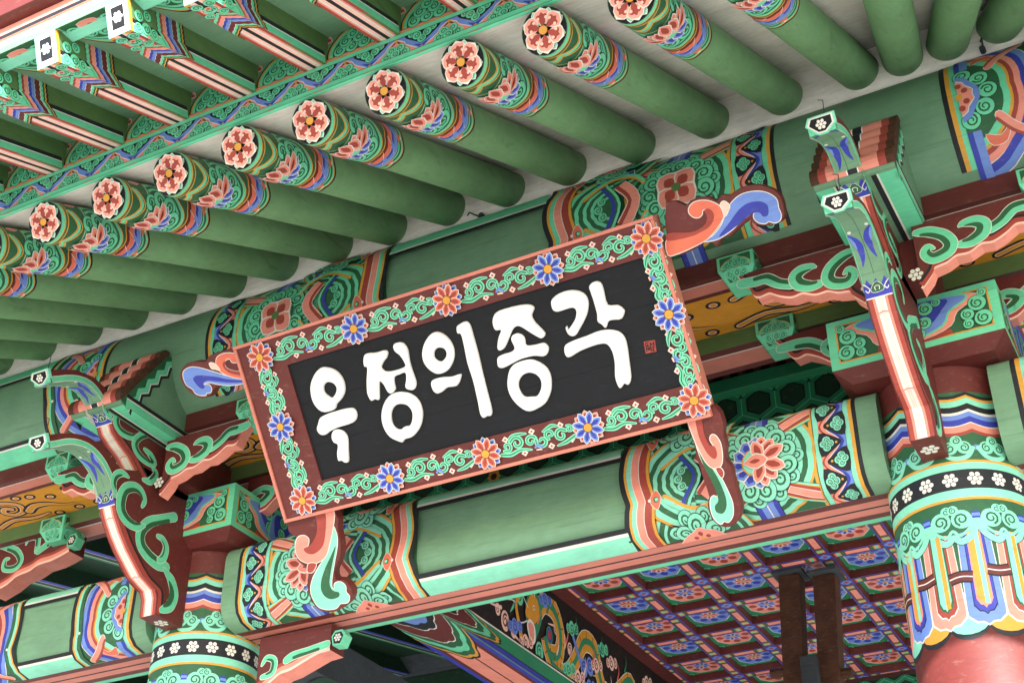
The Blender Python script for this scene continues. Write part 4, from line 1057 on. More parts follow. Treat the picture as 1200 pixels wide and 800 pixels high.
# scroll braces below the beam and the inner bracket at the far left
def brace(pts, zt, hooks, label, y0, flo, depth=.10):
    t = thing('scroll_arm', label, 'bracket', (pts[0][0], y0, zt), 'scrolled arms along the facade')
    f3 = lambda u, a, b: Vector((a, u, b))
    n = len(pts); top = [(pts[-1][0], zt), (pts[0][0], zt)]
    extr('arm', pts+top, y0, y0+depth, f3, ['maroon', 'pink'], t, side=[1]*(n-1)+[0]*3)
    P = Paint()
    for dz, wd, c in ((.004, .016, 'lpink'), (.019, .020, 'pink'), (.036, .016, 'red')): P.stroke([(a, b+dz) for a, b in pts], wd, c, cap=False)
    for q, wd in hooks: P.hook(q, wd, ow=.0025)
    P.build('painted_face', plane((0, y0, 0), (1, 0, 0), (0, 0, 1)), t, smooth=False)
    fx, fz = flo; q = [(-.032, .014), (-.016, .036), (.020, .036), (.036, .012), (.016, -.030), (-.024, -.026)]
    pn = mk('nose_plate', [Vector((fx+x, y0-.02+h, fz+z)) for h in (0, .05) for x, z in q], [tuple(range(6)), tuple(range(11, 5, -1))]+[((i+1) % 6, i, 6+i, 6+(i+1) % 6) for i in range(6)], 'teal', None, t)
    P = Paint(); P.add([(x*.75, z*.75) for x, z in q], 'black'); P.seven(0, .004, .018)
    P.build('nose_flower', plane((fx, y0-.021, fz), (1, 0, 0), (0, 0, 1)), pn, smooth=False)
zc = zoom(140, 680, 3.53)
yb = 4.60
brace(xz(zc, [(870, 285), (820, 300), (760, 335), (700, 370), (660, 385), (620, 420), (560, 470)], yb), 2.25, [(xz(zc, [(590, 350), (610, 320), (640, 330), (630, 380), (590, 400)], yb), [.01, .024, .03, .03, .02]), (xz(zc, [(690, 330), (720, 310), (780, 290), (860, 262)], yb), [.03, .035, .03, .03])],
      'scrolled brace with a black flowered nose under the beam right of the left column', yb, xz(zc, [(915, 245)], yb)[0])
yb = 4.56
brace(xz(vv, [(430, 560), (380, 590), (320, 620), (240, 645), (180, 685), (100, 720), (40, 770), (-60, 830)], yb), 2.995, [(xz(vv, [(230, 560), (240, 490), (220, 475), (180, 490), (165, 520)], yb)[::-1], [.01, .02, .03, .03, .03]), (xz(vv, [(240, 565), (300, 520), (350, 480), (430, 465)], yb), [.03, .035, .035, .03]), (xz(vv, [(60, 610), (35, 620), (30, 670), (90, 670), (130, 620), (100, 560), (20, 530)], yb), [.01, .025, .03, .036, .036, .036, .03])],
      'inner scrolled arm with black flowered nose at the left edge above the left beam', yb, xz(vv, [(465, 508)], yb)[0])
q = xz(vv, [(400, 400)], yb)[0]; seal_block(q[0], yb+.0, 2.93, .15, 'small cloud-painted block on the inner arm at the left edge')
# ------------------------------------------------------------------ signboard
def onpl(x, y, o, n):
    d = ray(x, y); return d*(o.dot(n)/d.dot(n))
YBt, YBb = 3.65, 4.08
c_bl = on(335, 612, 1, YBb); c_tl = on(285, 403, 1, YBt); c_br = on(835, 487, 1, YBb)
X_ = Vector((1, 0, 0)); Vd = Vector((0, c_tl.y-c_bl.y, c_tl.z-c_bl.z)); BH = Vd.length; Vd.normalize(); BN = X_.cross(Vd).normalized()
if BN.y > 0: BN = -BN
bo = Vector((c_bl.x, c_bl.y, c_bl.z)); BW = 1.772
def bc(fn, pts):
    out = []
    for p in pts:
        q = onpl(*fn(*p), bo, BN)-bo; out.append((q.x, q.dot(Vd)))
    return out
sb = thing('signboard', 'wide black signboard with white Korean letters and flowered maroon frame', 'sign', bo)
def B3(x, y, h): return bo+X_*x+Vd*y+BN*h
def slab(name, pts, h0, h1, m, parent, bev=.0, label=None, topm=None):
    n = len(pts); V = [B3(x, y, h0) for x, y in pts]; F = []; mi = []
    lay = [(pts, h1)] if not bev else [(pts, h1-bev), (grow(pts, -bev*.8), h1)]
    for q, h in lay: V += [B3(x, y, h) for x, y in q]
    L = len(lay)+1
    for j in range(L-1): F += [(j*n+i, j*n+(i+1) % n, (j+1)*n+(i+1) % n, (j+1)*n+i) for i in range(n)]
    mi = [0]*len(F); F += [tuple(range(n-1, -1, -1)), tuple(range((L-1)*n, L*n))]; mi += [0, 1 if topm else 0]
    A = sum(pts[i][0]*pts[(i+1) % n][1]-pts[(i+1) % n][0]*pts[i][1] for i in range(n))
    if X_.cross(Vd).dot(BN) < 0: A = -A
    if A < 0: F = [f[::-1] for f in F]
    return mk(name, V, F, [m]+([topm] if topm else []), mi, parent, label=label)
idf = lambda x, y: (x, y)
ib = bc(idf, [(371, 565), (798, 452), (760, 300), (343.6, 425)])
ix0 = (ib[0][0]+ib[3][0])/2; ix1 = (ib[1][0]+ib[2][0])/2; iy0 = (ib[0][1]+ib[1][1])/2; iy1 = (ib[2][1]+ib[3][1])/2
LP = .013
pe = [iy0-.008, iy0+.135, iy0+.30, iy1+.008]
for a, b in zip(pe, pe[1:]): slab('panel_plank', [(ix0-.008, a+.0002), (ix1+.008, a+.0002), (ix1+.008, b-.0002), (ix0-.008, b-.0002)], -.04, -.004, 'charcoal', sb, .0003)
slab('back_board', [(.01, .01), (BW-.01, .01), (BW-.01, BH-.01), (.01, BH-.01)], -.06, -.041, 'maroon', sb)
for q in ([(LP, LP), (BW-LP, LP), (ix1, iy0), (ix0, iy0)], [(BW-LP, LP), (BW-LP, BH-LP), (ix1, iy1), (ix1, iy0)], [(BW-LP, BH-LP), (LP, BH-LP), (ix0, iy1), (ix1, iy1)], [(LP, BH-LP), (LP, LP), (ix0, iy0), (ix0, iy1)]):
    slab('frame_rail', q, -.04, .004, 'maroon', sb)
for q in ([(0, 0), (BW, 0), (BW, LP), (0, LP)], [(BW-LP, LP+.0005), (BW, LP+.0005), (BW, BH-LP-.0005), (BW-LP, BH-LP-.0005)], [(0, BH-LP), (BW, BH-LP), (BW, BH), (0, BH)], [(0, LP+.0005), (LP, LP+.0005), (LP, BH-LP-.0005), (0, BH-LP-.0005)]):
    slab('frame_lip', q, -.062, .012, 'dusty', sb, .002)
# ornament of the frame
P = Paint(); P.g = 0; wb = (iy0-LP); cyb = LP+wb/2; wt = BH-LP-iy1; cyt = iy1+wt/2; cxl = LP+(ix0-LP)/2; cxr = ix1+(BW-LP-ix1)/2
fl = lambda x, y, c: P.flower(x, y, .062, 8, ['white', 'orange' if c else 'blue', 'red' if c else 'dblue'], back=['white', 'blue' if c else 'pink', 'dblue' if c else 'red'], a=.39, cw=.25)
def vine(x0, x1, T, L):
    P.T = T; P.g += 1
    def ln(p, w):
        w = w if isinstance(w, list) else [w, w]
        P.stroke(p, [q+.005 for q in w], 'tealb'); P.stroke(p, w, 'teal'); P.stroke(p, [q*.34 for q in w], 'green', cap=False)
    def curl(x, y, r, a, sg, w=.42):
        p = [(x+r*(1-.70*t/7)*cos(a+sg*t*.92), y+r*(1-.70*t/7)*sin(a+sg*t*.92)) for t in range(8)]
        ln(p, [r*w*.9, r*w, r*w*.9, r*w*.5])
    for x, y in ((.10, .034), (.30, -.036), (.46, .040), (.66, -.036), (.84, .036), (.93, -.030)):
        for q, c in ((.0135, 'white'), (.0105, 'lpink'), (.005, 'red')): P.add([(L*x-q, y), (L*x, y+q), (L*x+q, y), (L*x, y-q)], c)
    ln([(.0, -.022), (.12*L, -.030), (.26*L, -.020), (.40*L, -.030)], [.010, .013, .010, .003])
    ln([(.14*L, .030), (.20*L, .040), (.30*L, .042), (.38*L, .038)], [.004, .012, .010, .003])
    ln([(.60*L, .028), (.72*L, .042), (.80*L, .036)], [.003, .012, .004]); ln([(.74*L, -.040), (.86*L, -.034), (L, -.016)], [.003, .012, .010])
    curl(.10*L, .004, .020, -2.4, 1); curl(.24*L, .010, .027, 2.8, -1); curl(.42*L, .004, .024, -.4, 1); curl(.56*L, -.008, .025, 2.6, 1); curl(.68*L, .012, .020, -2.0, -1); curl(.82*L, -.002, .026, .5, 1); curl(.94*L, .014, .015, 2, -1)
    P.stroke([(.46*L, -.026), (.50*L, -.018), (.54*L, -.030)], .009, 'blue'); P.stroke([(.47*L, -.036), (.53*L, -.038)], .006, 'lpink')
    P.T = lambda x, y: (x, y)
def pos5(px, cy): return [bc(idf, [p])[0][0] for p in px]
xt = [cxl]+pos5([(417, 384), (525, 348), (643, 311)], cyt)+[cxr]
xb = [cxl]+pos5([(459, 558), (571, 530), (690, 497)], cyb)+[cxr]
ym = (cyb+cyt)/2
for xs, cy in ((xt, cyt), (xb, cyb)):
    for a, b in zip(xs, xs[1:]): vine(0, 0, (lambda a, cy: lambda x, y: (a+.055+x, cy+y*.9))(a, cy), b-a-.11)
for cx, fy in ((cxl, bc(idf, [(332, 499)])[0][1]), (cxr, bc(idf, [(791, 366)])[0][1])):
    for a, b in ((cyb, fy), (fy, cyt)): vine(0, 0, (lambda a, cx: lambda x, y: (cx+y*.9, a+.05+x))(a, cx), b-a-.10)
P.g = None
for i, x in enumerate(xt): fl(x, cyt, i % 2 == 0)
for i, x in enumerate(xb): fl(x, cyb, i % 2 == 0)
fl(cxl, bc(idf, [(332, 499)])[0][1], False); fl(cxr, bc(idf, [(791, 366)])[0][1], False)
P.build('painted_border', plane(bo+BN*.004, X_, Vd, 1 if X_.cross(Vd).dot(BN) > 0 else -1), sb, smooth=False)
# letters
ZA, ZB_, ZC = zoom(340, 370, 4.444), zoom(480, 350, 5.333), zoom(630, 320, 5.333)
def solid(fn, pts, parent, name='stroke'):
    q = cr(bc(fn, pts), True, 3)
    return slab(name, q, -.003, .011, 'white', parent, .005)
def ringm(fn, outer, inner, parent):
    O = cr(bc(fn, outer), True, 4); I = cr(bc(fn, inner), True, 4); cx = sum(p[0] for p in I)/len(I); cy = sum(p[1] for p in I)/len(I); N = 44
    def samp(L, a):
        best = None
        for i in range(len(L)):
            p, q = L[i], L[(i+1) % len(L)]
            dx, dy = cos(a), sin(a); ex, ey = q[0]-p[0], q[1]-p[1]; den = dx*ey-dy*ex
            if abs(den) < 1e-12: continue
            t = ((p[0]-cx)*ey-(p[1]-cy)*ex)/den; s = ((p[0]-cx)*dy-(p[1]-cy)*dx)/den
            if t > 0 and -.001 <= s <= 1.001 and (best is None or t > best): best = t
        return best or .01
    V = []; F = []
    for i in range(N):
        a = 2*pi*i/N; ro, ri = samp(O, a), samp(I, a)
        for r, h in ((ro, -.003), (ro, .006), (ro-.004, .011), (ri+.004, .011), (ri, .006), (ri, -.003)): V.append(B3(cx+r*cos(a), cy+r*sin(a), h))
    for i in range(N):
        j = (i+1) % N
        for k in range(5): F.append((i*6+k, j*6+k, j*6+k+1, i*6+k+1))
    mk('stroke', V, F, 'white', None, parent)
def letter(lab):
    e = bpy.data.objects.new('letter', None); COL.objects.link(e); e.parent = sb; e['label'] = lab; return e
L = letter('first white letter, a ring over a bar with a short leg')
ringm(ZA, [(178, 265), (225, 275), (262, 305), (283, 345), (287, 390), (270, 430), (243, 460), (235, 485), (185, 500), (150, 485), (122, 445), (110, 395), (112, 350), (130, 305), (155, 275)], [(208, 343), (232, 352), (246, 375), (240, 405), (222, 425), (200, 415), (180, 395), (177, 365), (190, 347)], L)
solid(ZA, [(150, 560), (143, 590), (160, 615), (185, 618), (210, 600), (250, 580), (310, 562), (340, 545), (350, 515), (338, 485), (315, 478), (270, 487), (200, 508), (160, 530)], L)
solid(ZA, [(222, 610), (235, 592), (262, 592), (290, 610), (302, 640), (305, 700), (306, 755), (290, 762), (272, 752), (255, 752), (248, 715), (252, 670), (232, 658), (220, 635)], L)
L = letter('second white letter, branching strokes over a ring')
solid(ZA, [(385, 235), (390, 205), (410, 193), (450, 190), (495, 178), (510, 190), (505, 215), (490, 235), (480, 255), (478, 270), (500, 288), (540, 285), (598, 265), (600, 245), (575, 205), (550, 185), (540, 160), (550, 142), (580, 137), (600, 150), (615, 180), (625, 240), (640, 290), (657, 340), (655, 370), (640, 385), (610, 378), (603, 360), (608, 330), (603, 295), (570, 305), (545, 318), (545, 350), (550, 380), (530, 403), (510, 392), (490, 355), (468, 340), (466, 390), (465, 435), (445, 432), (425, 440), (405, 400), (402, 330), (405, 270), (390, 262)], L)
ringm(ZA, [(515, 420), (545, 400), (590, 395), (630, 405), (665, 430), (685, 470), (692, 510), (685, 560), (665, 600), (635, 630), (600, 640), (592, 657), (565, 650), (525, 630), (495, 590), (480, 540), (482, 490), (495, 450)], [(585, 457), (615, 465), (638, 495), (640, 535), (628, 568), (600, 575), (580, 590), (555, 585), (535, 560), (528, 520), (535, 485), (555, 463)], L)
L = letter('third white letter, a ring and bar beside a tall slanting stroke')
ringm(ZB_, [(170, 205), (215, 220), (255, 260), (278, 310), (280, 365), (265, 410), (240, 445), (205, 465), (165, 465), (120, 435), (90, 390), (82, 340), (95, 280), (130, 225)], [(190, 303), (220, 310), (235, 335), (230, 365), (205, 390), (178, 385), (157, 365), (155, 335), (168, 312)], L)
solid(ZB_, [(138, 530), (150, 505), (200, 490), (265, 485), (320, 468), (322, 490), (310, 525), (290, 545), (240, 552), (205, 580), (175, 590), (150, 570)], L)
solid(ZB_, [(298, 175), (320, 155), (355, 140), (380, 165), (400, 230), (430, 340), (460, 470), (490, 590), (515, 690), (510, 728), (490, 730), (465, 742), (445, 715), (430, 640), (400, 510), (365, 400), (345, 300), (325, 222), (303, 215)], L)
L = letter('fourth white letter, roof-like strokes and a bar over a ring')
solid(ZB_, [(522, 150), (530, 105), (560, 75), (640, 50), (720, 35), (765, 40), (780, 60), (765, 105), (790, 150), (848, 212), (830, 245), (800, 235), (750, 205), (690, 170), (650, 185), (625, 240), (595, 305), (565, 322), (552, 300), (560, 240), (575, 195), (540, 195)], L)
solid(ZB_, [(552, 400), (555, 365), (590, 345), (640, 330), (660, 305), (640, 260), (645, 230), (675, 215), (705, 225), (722, 250), (732, 290), (790, 285), (840, 275), (868, 300), (865, 335), (840, 358), (780, 355), (700, 375), (640, 405), (590, 430), (560, 425)], L)
ringm(ZB_, [(750, 378), (800, 390), (850, 420), (880, 470), (888, 530), (880, 590), (850, 650), (800, 685), (750, 702), (700, 680), (650, 630), (620, 570), (615, 510), (630, 440), (670, 400)], [(760, 460), (800, 475), (825, 510), (825, 560), (800, 605), (760, 610), (720, 610), (690, 570), (682, 525), (700, 485), (730, 465)], L)
L = letter('fifth white letter, two bent strokes and a forked upright')
solid(ZC, [(88, 195), (92, 165), (130, 130), (190, 108), (250, 108), (295, 130), (318, 175), (315, 235), (295, 290), (265, 345), (235, 390), (200, 385), (180, 350), (185, 328), (195, 350), (225, 310), (242, 275), (245, 235), (225, 215), (180, 225), (130, 240), (100, 230)], L)
solid(ZC, [(325, 85), (345, 58), (375, 50), (400, 65), (415, 110), (438, 195), (500, 198), (535, 220), (545, 240), (525, 285), (480, 290), (445, 300), (428, 340), (405, 320), (378, 300), (375, 255), (355, 180), (335, 120)], L)
solid(ZC, [(170, 480), (180, 445), (240, 415), (310, 390), (380, 362), (450, 352), (510, 365), (545, 400), (562, 460), (575, 560), (585, 650), (570, 695), (545, 688), (520, 717), (500, 690), (487, 640), (485, 560), (470, 490), (440, 445), (400, 440), (330, 460), (260, 490), (205, 523), (180, 515)], L)
P = Paint(); sq = bc(ZC, [(662, 428), (731, 417), (743, 490), (674, 503)])
P.add(sq, 'red')
def sqp(u, v): a = [sq[3][k]+(sq[2][k]-sq[3][k])*u for k in (0, 1)]; b = [sq[0][k]+(sq[1][k]-sq[0][k])*u for k in (0, 1)]; return (a[0]+(b[0]-a[0])*v, a[1]+(b[1]-a[1])*v)
for st in (((.14, .12), (.14, .88)), ((.14, .88), (.44, .88)), ((.3, .2), (.3, .75)), ((.44, .62), (.14, .62)), ((.44, .2), (.44, .5)), ((.56, .88), (.56, .1)), ((.56, .7), (.86, .7)), ((.86, .9), (.86, .5)), ((.7, .5), (.9, .38)), ((.66, .12), (.88, .12)), ((.75, .36), (.75, .12)), ((.2, .36), (.4, .36))):
    P.stroke([sqp(*st[0]), sqp(*st[1])], .0032, 'charcoal', sm=False, cap=False)
P.build('red_seal', plane(bo-BN*.004, X_, Vd, 1 if X_.cross(Vd).dot(BN) > 0 else -1), sb, smooth=False, base=.001)
# ears and legs
ze = zoom(200, 370, 6.153); zg = zoom(320, 570, 5)
EO = [(600, 215), (540, 215), (470, 228), (400, 242), (310, 268), (262, 295), (235, 330), (160, 330), (100, 350), (60, 395), (55, 450), (90, 520), (150, 572), (215, 597), (270, 578), (298, 535), (340, 505), (440, 508), (540, 500), (610, 500)]
E1 = [(600, 478), (520, 490), (430, 503), (340, 498), (270, 482), (238, 486), (228, 500), (262, 500), (282, 525), (275, 555), (245, 560), (240, 575), (200, 575), (165, 560), (145, 530), (100, 500), (78, 440), (85, 400), (130, 375), (200, 380), (290, 405), (400, 440), (500, 460), (600, 462)]
E2 = [(600, 474), (500, 480), (420, 485), (330, 478), (260, 470), (222, 488), (235, 518), (212, 528), (180, 505), (150, 465), (160, 440), (200, 432), (300, 440), (400, 460), (500, 468), (600, 468)]
E3 = [(600, 458), (500, 455), (420, 440), (350, 405), (318, 350), (325, 300), (370, 275), (430, 272), (470, 290), (480, 320), (460, 338), (430, 335), (415, 312), (385, 322), (378, 355), (400, 385), (450, 402), (520, 408), (600, 412)]
E4 = [(600, 430), (500, 432), (430, 420), (385, 395), (365, 355), (372, 335), (390, 330), (382, 360), (405, 385), (455, 400), (520, 406), (600, 410)]
E5 = [(310, 385), (285, 380), (268, 345), (300, 345), (325, 365), (345, 395)]
def orn(base, layers, name, fn, lab, mirs=(0,)):
    for mir in mirs:
        mf = (lambda p: (BW-p[0], p[1])) if mir else (lambda p: p)
        pts = [mf(p) for p in cr(bc(fn, base), True, 2)]
        if mir: pts = pts[::-1]
        o = slab(name, pts, -.055, -.012, 'maroon', sb, .003, label=lab[mir])
        P = Paint()
        for l, c, out in layers: P.blob([mf(p) for p in bc(fn, l)], c, out=out, ow=.003)
        P.build('painted_scroll', plane(bo-BN*.012, X_, Vd, 1 if X_.cross(Vd).dot(BN) > 0 else -1), o, smooth=False)
orn(EO, [(E1, 'blue', 'white'), (E2, 'dblue', None), (E3, 'orange', 'white'), (E4, 'red', None), (E5, 'lpink', 'white')], 'cloud_ear', ze, ('left cloud-shaped ear', ''))
zf = zoom(770, 200, 6.67)
F0 = [(60, 240), (215, 272), (250, 235), (330, 205), (400, 205), (460, 235), (500, 185), (560, 190), (620, 150), (700, 115), (800, 110), (900, 145), (960, 200), (985, 290), (985, 360), (950, 405), (880, 428), (800, 430), (745, 412), (730, 375), (680, 405), (620, 455), (560, 515), (500, 530), (460, 595), (420, 565), (340, 575), (180, 660), (80, 600)]
F1 = [(350, 552), (430, 510), (490, 440), (530, 350), (570, 260), (640, 195), (730, 165), (820, 165), (890, 190), (930, 230), (942, 290), (962, 340), (955, 385), (915, 405), (870, 395), (840, 412), (790, 405), (755, 375), (752, 340), (775, 318), (740, 325), (690, 360), (640, 400), (580, 460), (500, 520), (420, 547)]
F2 = [(480, 512), (540, 430), (600, 350), (660, 280), (730, 245), (800, 240), (855, 265), (868, 310), (860, 350), (825, 358), (800, 330), (770, 325), (710, 352), (650, 405), (580, 458), (510, 507)]
F3 = [(80, 660), (175, 640), (350, 556), (420, 500), (480, 425), (512, 360), (505, 310), (470, 270), (410, 240), (340, 235), (280, 250), (245, 290), (245, 330), (280, 362), (320, 365), (345, 340), (348, 312), (385, 300), (425, 325), (430, 375), (395, 430), (330, 475), (250, 505), (80, 520)]
F4 = [(80, 490), (250, 482), (335, 450), (378, 400), (382, 350), (360, 312), (400, 298), (434, 330), (436, 380), (400, 440), (330, 482), (250, 517), (80, 550)]
F5 = [(488, 268), (515, 240), (562, 275), (545, 325), (525, 355), (508, 310)]
orn(F0, [(F1, 'blue', 'white'), (F2, 'dblue', None), (F3, 'orange', 'white'), (F4, 'red', None), (F5, 'lpink', 'white')], 'cloud_ear', zf, ('right cloud-shaped ear', ''))
LO = [(85, 150), (82, 270), (128, 300), (120, 360), (130, 430), (165, 465), (195, 500), (190, 560), (195, 620), (230, 700), (285, 738), (360, 735), (430, 690), (455, 640), (440, 590), (400, 550), (360, 548), (350, 500), (380, 430), (388, 350), (370, 260), (345, 140)]
L1 = [(340, 235), (362, 280), (368, 340), (352, 440), (335, 540), (335, 590), (350, 600), (352, 570), (385, 560), (415, 585), (418, 620), (438, 645), (428, 680), (385, 688), (360, 715), (300, 722), (250, 700), (215, 630), (218, 560), (250, 490), (300, 410), (328, 320)]
L2 = [(360, 350), (340, 450), (322, 560), (340, 610), (378, 622), (376, 650), (330, 662), (290, 640), (270, 590), (285, 510), (325, 420)]
L3 = [(290, 160), (348, 150), (342, 240), (322, 340), (300, 410), (250, 448), (190, 450), (140, 420), (122, 360), (135, 305), (170, 290), (200, 310), (195, 350), (172, 362), (190, 388), (235, 372), (262, 330), (280, 250)]
L4 = [(240, 160), (298, 158), (300, 260), (285, 350), (235, 395), (190, 392), (172, 365), (210, 345), (245, 290), (250, 220)]
L5 = [(245, 455), (200, 455), (195, 500), (225, 502)]
orn(LO, [(L1, 'tealb', 'white'), (L2, 'green', None), (L3, 'pink', 'white'), (L4, 'red', None), (L5, 'red', 'white')], 'scroll_leg', zg, ('left scroll-shaped leg', ''))
zh = zoom(790, 440, 4.21)
G0 = [(55, 200), (190, 150), (238, 235), (238, 290), (252, 350), (248, 415), (278, 455), (288, 510), (312, 590), (328, 660), (312, 720), (270, 750), (220, 745), (178, 705), (160, 640), (168, 600), (135, 500), (105, 400), (88, 320)]
G1 = [(92, 295), (130, 385), (172, 445), (220, 495), (256, 560), (284, 630), (286, 690), (265, 724), (242, 720), (226, 735), (195, 708), (178, 660), (177, 615), (192, 596), (212, 602), (205, 560), (165, 480), (125, 400)]
G2 = [(112, 355), (180, 455), (222, 525), (252, 600), (254, 655), (236, 682), (205, 674), (198, 645), (215, 615), (190, 540), (140, 440)]
G3 = [(62, 205), (90, 300), (120, 370), (155, 430), (190, 458), (226, 446), (234, 400), (226, 340), (202, 300), (182, 296), (174, 318), (190, 345), (208, 375), (204, 402), (186, 408), (160, 380), (135, 325), (118, 270), (110, 190)]
G4 = [(100, 200), (128, 190), (142, 280), (170, 345), (196, 350), (210, 385), (200, 412), (178, 405), (148, 368), (116, 295)]
G5 = [(203, 462), (225, 456), (240, 480), (230, 505)]
orn(G0, [(G1, 'tealb', 'white'), (G2, 'green', None), (G3, 'pink', 'white'), (G4, 'red', None), (G5, 'red', 'white')], 'scroll_leg', zh, ('right scroll-shaped leg', ''))
# ------------------------------------------------------------------ interior: coffered ceiling
ZC_ = 3.58; CW, CD = .391, .420
cx0, cy0 = -.527*ZC_, 2.126*ZC_
t = thing('coffered_ceiling', 'dark coffered ceiling with pink and blue painted flowers, seen under the beam', 'ceiling', (-2.3, 7.6, ZC_))
random.seed(3)
def coffer(col):
    a, b = ('pink', 'blue') if col else ('blue', 'pink')
    h, k = CW/2, CD/2
    V = []; F = []; mi = []; cols = ['dblue', 'maroon', 'green']
    rings = [(1.0, 0), (.86, 0), (.78, .035), (.62, .035)]
    f_ = 1
    def rg(s, z): return [Vector((x*h*s, y*k*s, z)) for x, y in ((-1, -1), (1, -1), (1, 1), (-1, 1))]
    for s, z in ((.80, 0), (.78, .05)): V += rg(s, z)
    o = mk('coffer', V, [(0, 1, 5, 4), (1, 2, 6, 5), (2, 3, 7, 6), (3, 0, 4, 7), (7, 6, 5, 4)], ['maroon', 'green'], [0, 0, 0, 0, 1], t, local=True)
    P = Paint(); q = .27
    P.add([(-.155, -.10), (-.10, -.165), (.10, -.165), (.155, -.10), (.155, .10), (.10, .165), (-.10, .165), (-.155, .10)], 'kgreen')
    P.add([(x*.125, y*.135) for x, y in ((-.55, -1), (.55, -1), (1, -.45), (1, .45), (.55, 1), (-.55, 1), (-1, .45), (-1, -.45))], 'white'); P.add([(x*.12, y*.13) for x, y in ((-.55, -1), (.55, -1), (1, -.45), (1, .45), (.55, 1), (-.55, 1), (-1, .45), (-1, -.45))], a)
    for i in range(8): P.petal(0, 0, i*pi/4, .060, .118, .052, ['red' if col else 'dblue'])
    for i in range(8): P.petal(0, 0, i*pi/4+.39, .012, .066, .034, ['white', b, 'dblue' if col else 'red'])
    P.disc(0, 0, .014, 'yellow', 8)
    for sx in (-1, 1):
        for sy in (-1, 1): P.stroke([(sx*.145, sy*.135), (sx*.125, sy*.145), (sx*.12, sy*.16)], .010, 'teal')
    P.build('painted_flower', plane((0, 0, .05), (1, 0, 0), (0, 1, 0), -1), o, local=True, smooth=False)
    # rails on two sides of the coffer with their painting
    P = Paint()
    for (x0, y0, x1, y1, c) in ((-h, -k, h, -k*.80, 'blue'), (h*.80, -k*.8, h, k, 'blue'), (-h, -k*.8, -h*.80, k, 'blue'), (-h*.8, k*.8, h*.8, k, 'blue')): P.rect(x0, y0, x1, y1, 'dblue')
    for sg in (-1, 1):
        P.rect(min(sg*h, sg*h*.84), -k*.80, max(sg*h, sg*h*.84), k*.80, 'maroon'); P.rect(min(sg*h, sg*h*.90), -k*.36, max(sg*h, sg*h*.90), k*.36, 'pink')
        P.rect(-h*.80, min(sg*k, sg*k*.84), h*.80, max(sg*k, sg*k*.84), 'maroon'); P.rect(-h*.36, min(sg*k, sg*k*.90), h*.36, max(sg*k, sg*k*.90), 'pink')
        for j in (-1, 1):
            for f0, f1, c in ((.40, .50, 'green'), (.50, .56, 'yellow'), (.56, .64, 'teal'), (.64, .70, 'orange')):
                a0, a1 = sorted((j*f0, j*f1)); P.rect(min(sg*h, sg*h*.88), k*a0, max(sg*h, sg*h*.88), k*a1, c); P.rect(h*a0, min(sg*k, sg*k*.88), h*a1, max(sg*k, sg*k*.88), c)
            cx, cy = sg*h, j*k
            P.add([(cx, cy-j*.038), (cx-sg*.02, cy-j*.02), (cx-sg*.040, cy), (cx, cy)], 'blue'); P.add([(cx, cy-j*.018), (cx-sg*.020, cy), (cx, cy)], 'red')
    P.build('painted_rails', plane((0, 0, 0), (1, 0, 0), (0, 1, 0), -1), o, local=True, smooth=False)
    return o
cf = [coffer(1), coffer(0)]
ok = [False, False]
for i in range(-6, 4):
    for j in range(-4, 7):
        x, y = cx0+CW*i, cy0+CD*j
        if x < -3.8+CW*.4 or x > 1.0 or y < 5.1 or y > 9.95: continue
        c = (i+j) % 2
        loc = (x-ORG.x, y-ORG.y, ZC_-ORG.z)
        if not ok[c]: cf[c].location = loc; ok[c] = True
        else:
            o = cf[c].copy(); COL.objects.link(o); o.parent = t; o.location = loc
            for k in kids(cf[c]): kk = k.copy(); COL.objects.link(kk); kk.parent = o
box('ceiling_boards', -3.85, 1.2, 4.9, 10.2, ZC_+.052, ZC_+.08, 'maroon', t, 0)
# tie beam running inwards from the left column, with the dragon panel above
f3 = lambda u, a, b: Vector((a, u, b))
t = thing('tie_beam', 'painted tie beam running back from the left column with a pink belly', 'beam', (XL, 5, 3.0))
TB0, TB1 = 3.0, 3.132
extr('beam_core', [(XL-.16, TB0), (-3.81, TB0), (-3.80, TB0+.02), (-3.80, TB1), (XL-.16, TB1)], 4.75, 10.1, f3, 'body', t)
P = Paint(); a0, a1 = XL-.16, -3.81; W = a1-a0
for a, b, c in ((0, 1, 'dblue'), (.10, .9, 'maroon'), (.18, .82, 'pink'), (.485, .515, 'black')): P.rect(a0+W*a, 4.8, a0+W*b, 10.1, c)
def endpat(v0, v1, cx, sy, y0=4.8):
    for r, c in ((1.62, 'black'), (1.60, 'yellow'), (1.57, 'green'), (1.52, 'teal'), (1.46, 'green'), (1.40, 'white'), (1.39, 'maroon'), (1.24, 'white'), (1.23, 'black'), (1.16, 'blue'), (1.02, 'dblue'), (.95, 'white'), (.94, 'pink'), (.74, 'red'), (.64, 'green'), (.56, 'teal'), (.48, 'green')):
        P.add([(v0, y0)]+[(v0+(v1-v0)*j/16, y0+r*1.33*(.82+.18*sin(pi*j/16))+.03*abs(sin(pi*j/4))) for j in range(17)]+[(v1, y0)], c)
endpat(a0, a1, 0, 0)
P.build('painted_belly', plane((0, 0, TB0), (1, 0, 0), (0, 1, 0), -1), t, smooth=False)
P = Paint()
for a, b, c in ((0, .030, 'dblue'), (.030, .036, 'black'), (.036, .122, 'kgreen'), (.122, .132, 'white')): P.rect(a, 4.8, b, 10.1, c)
P.T = lambda x, y: (x, y)
endpat(0, .132, 0, 0)
P.build('painted_side', plane((-3.80, 0, TB0), (0, 0, 1), (0, 1, 0), -1), t, smooth=False)
t = thing('dragon_panel', 'dark painted panel with an orange dragon among clouds above the tie beam', 'painting', (-3.8, 7.5, TB1))
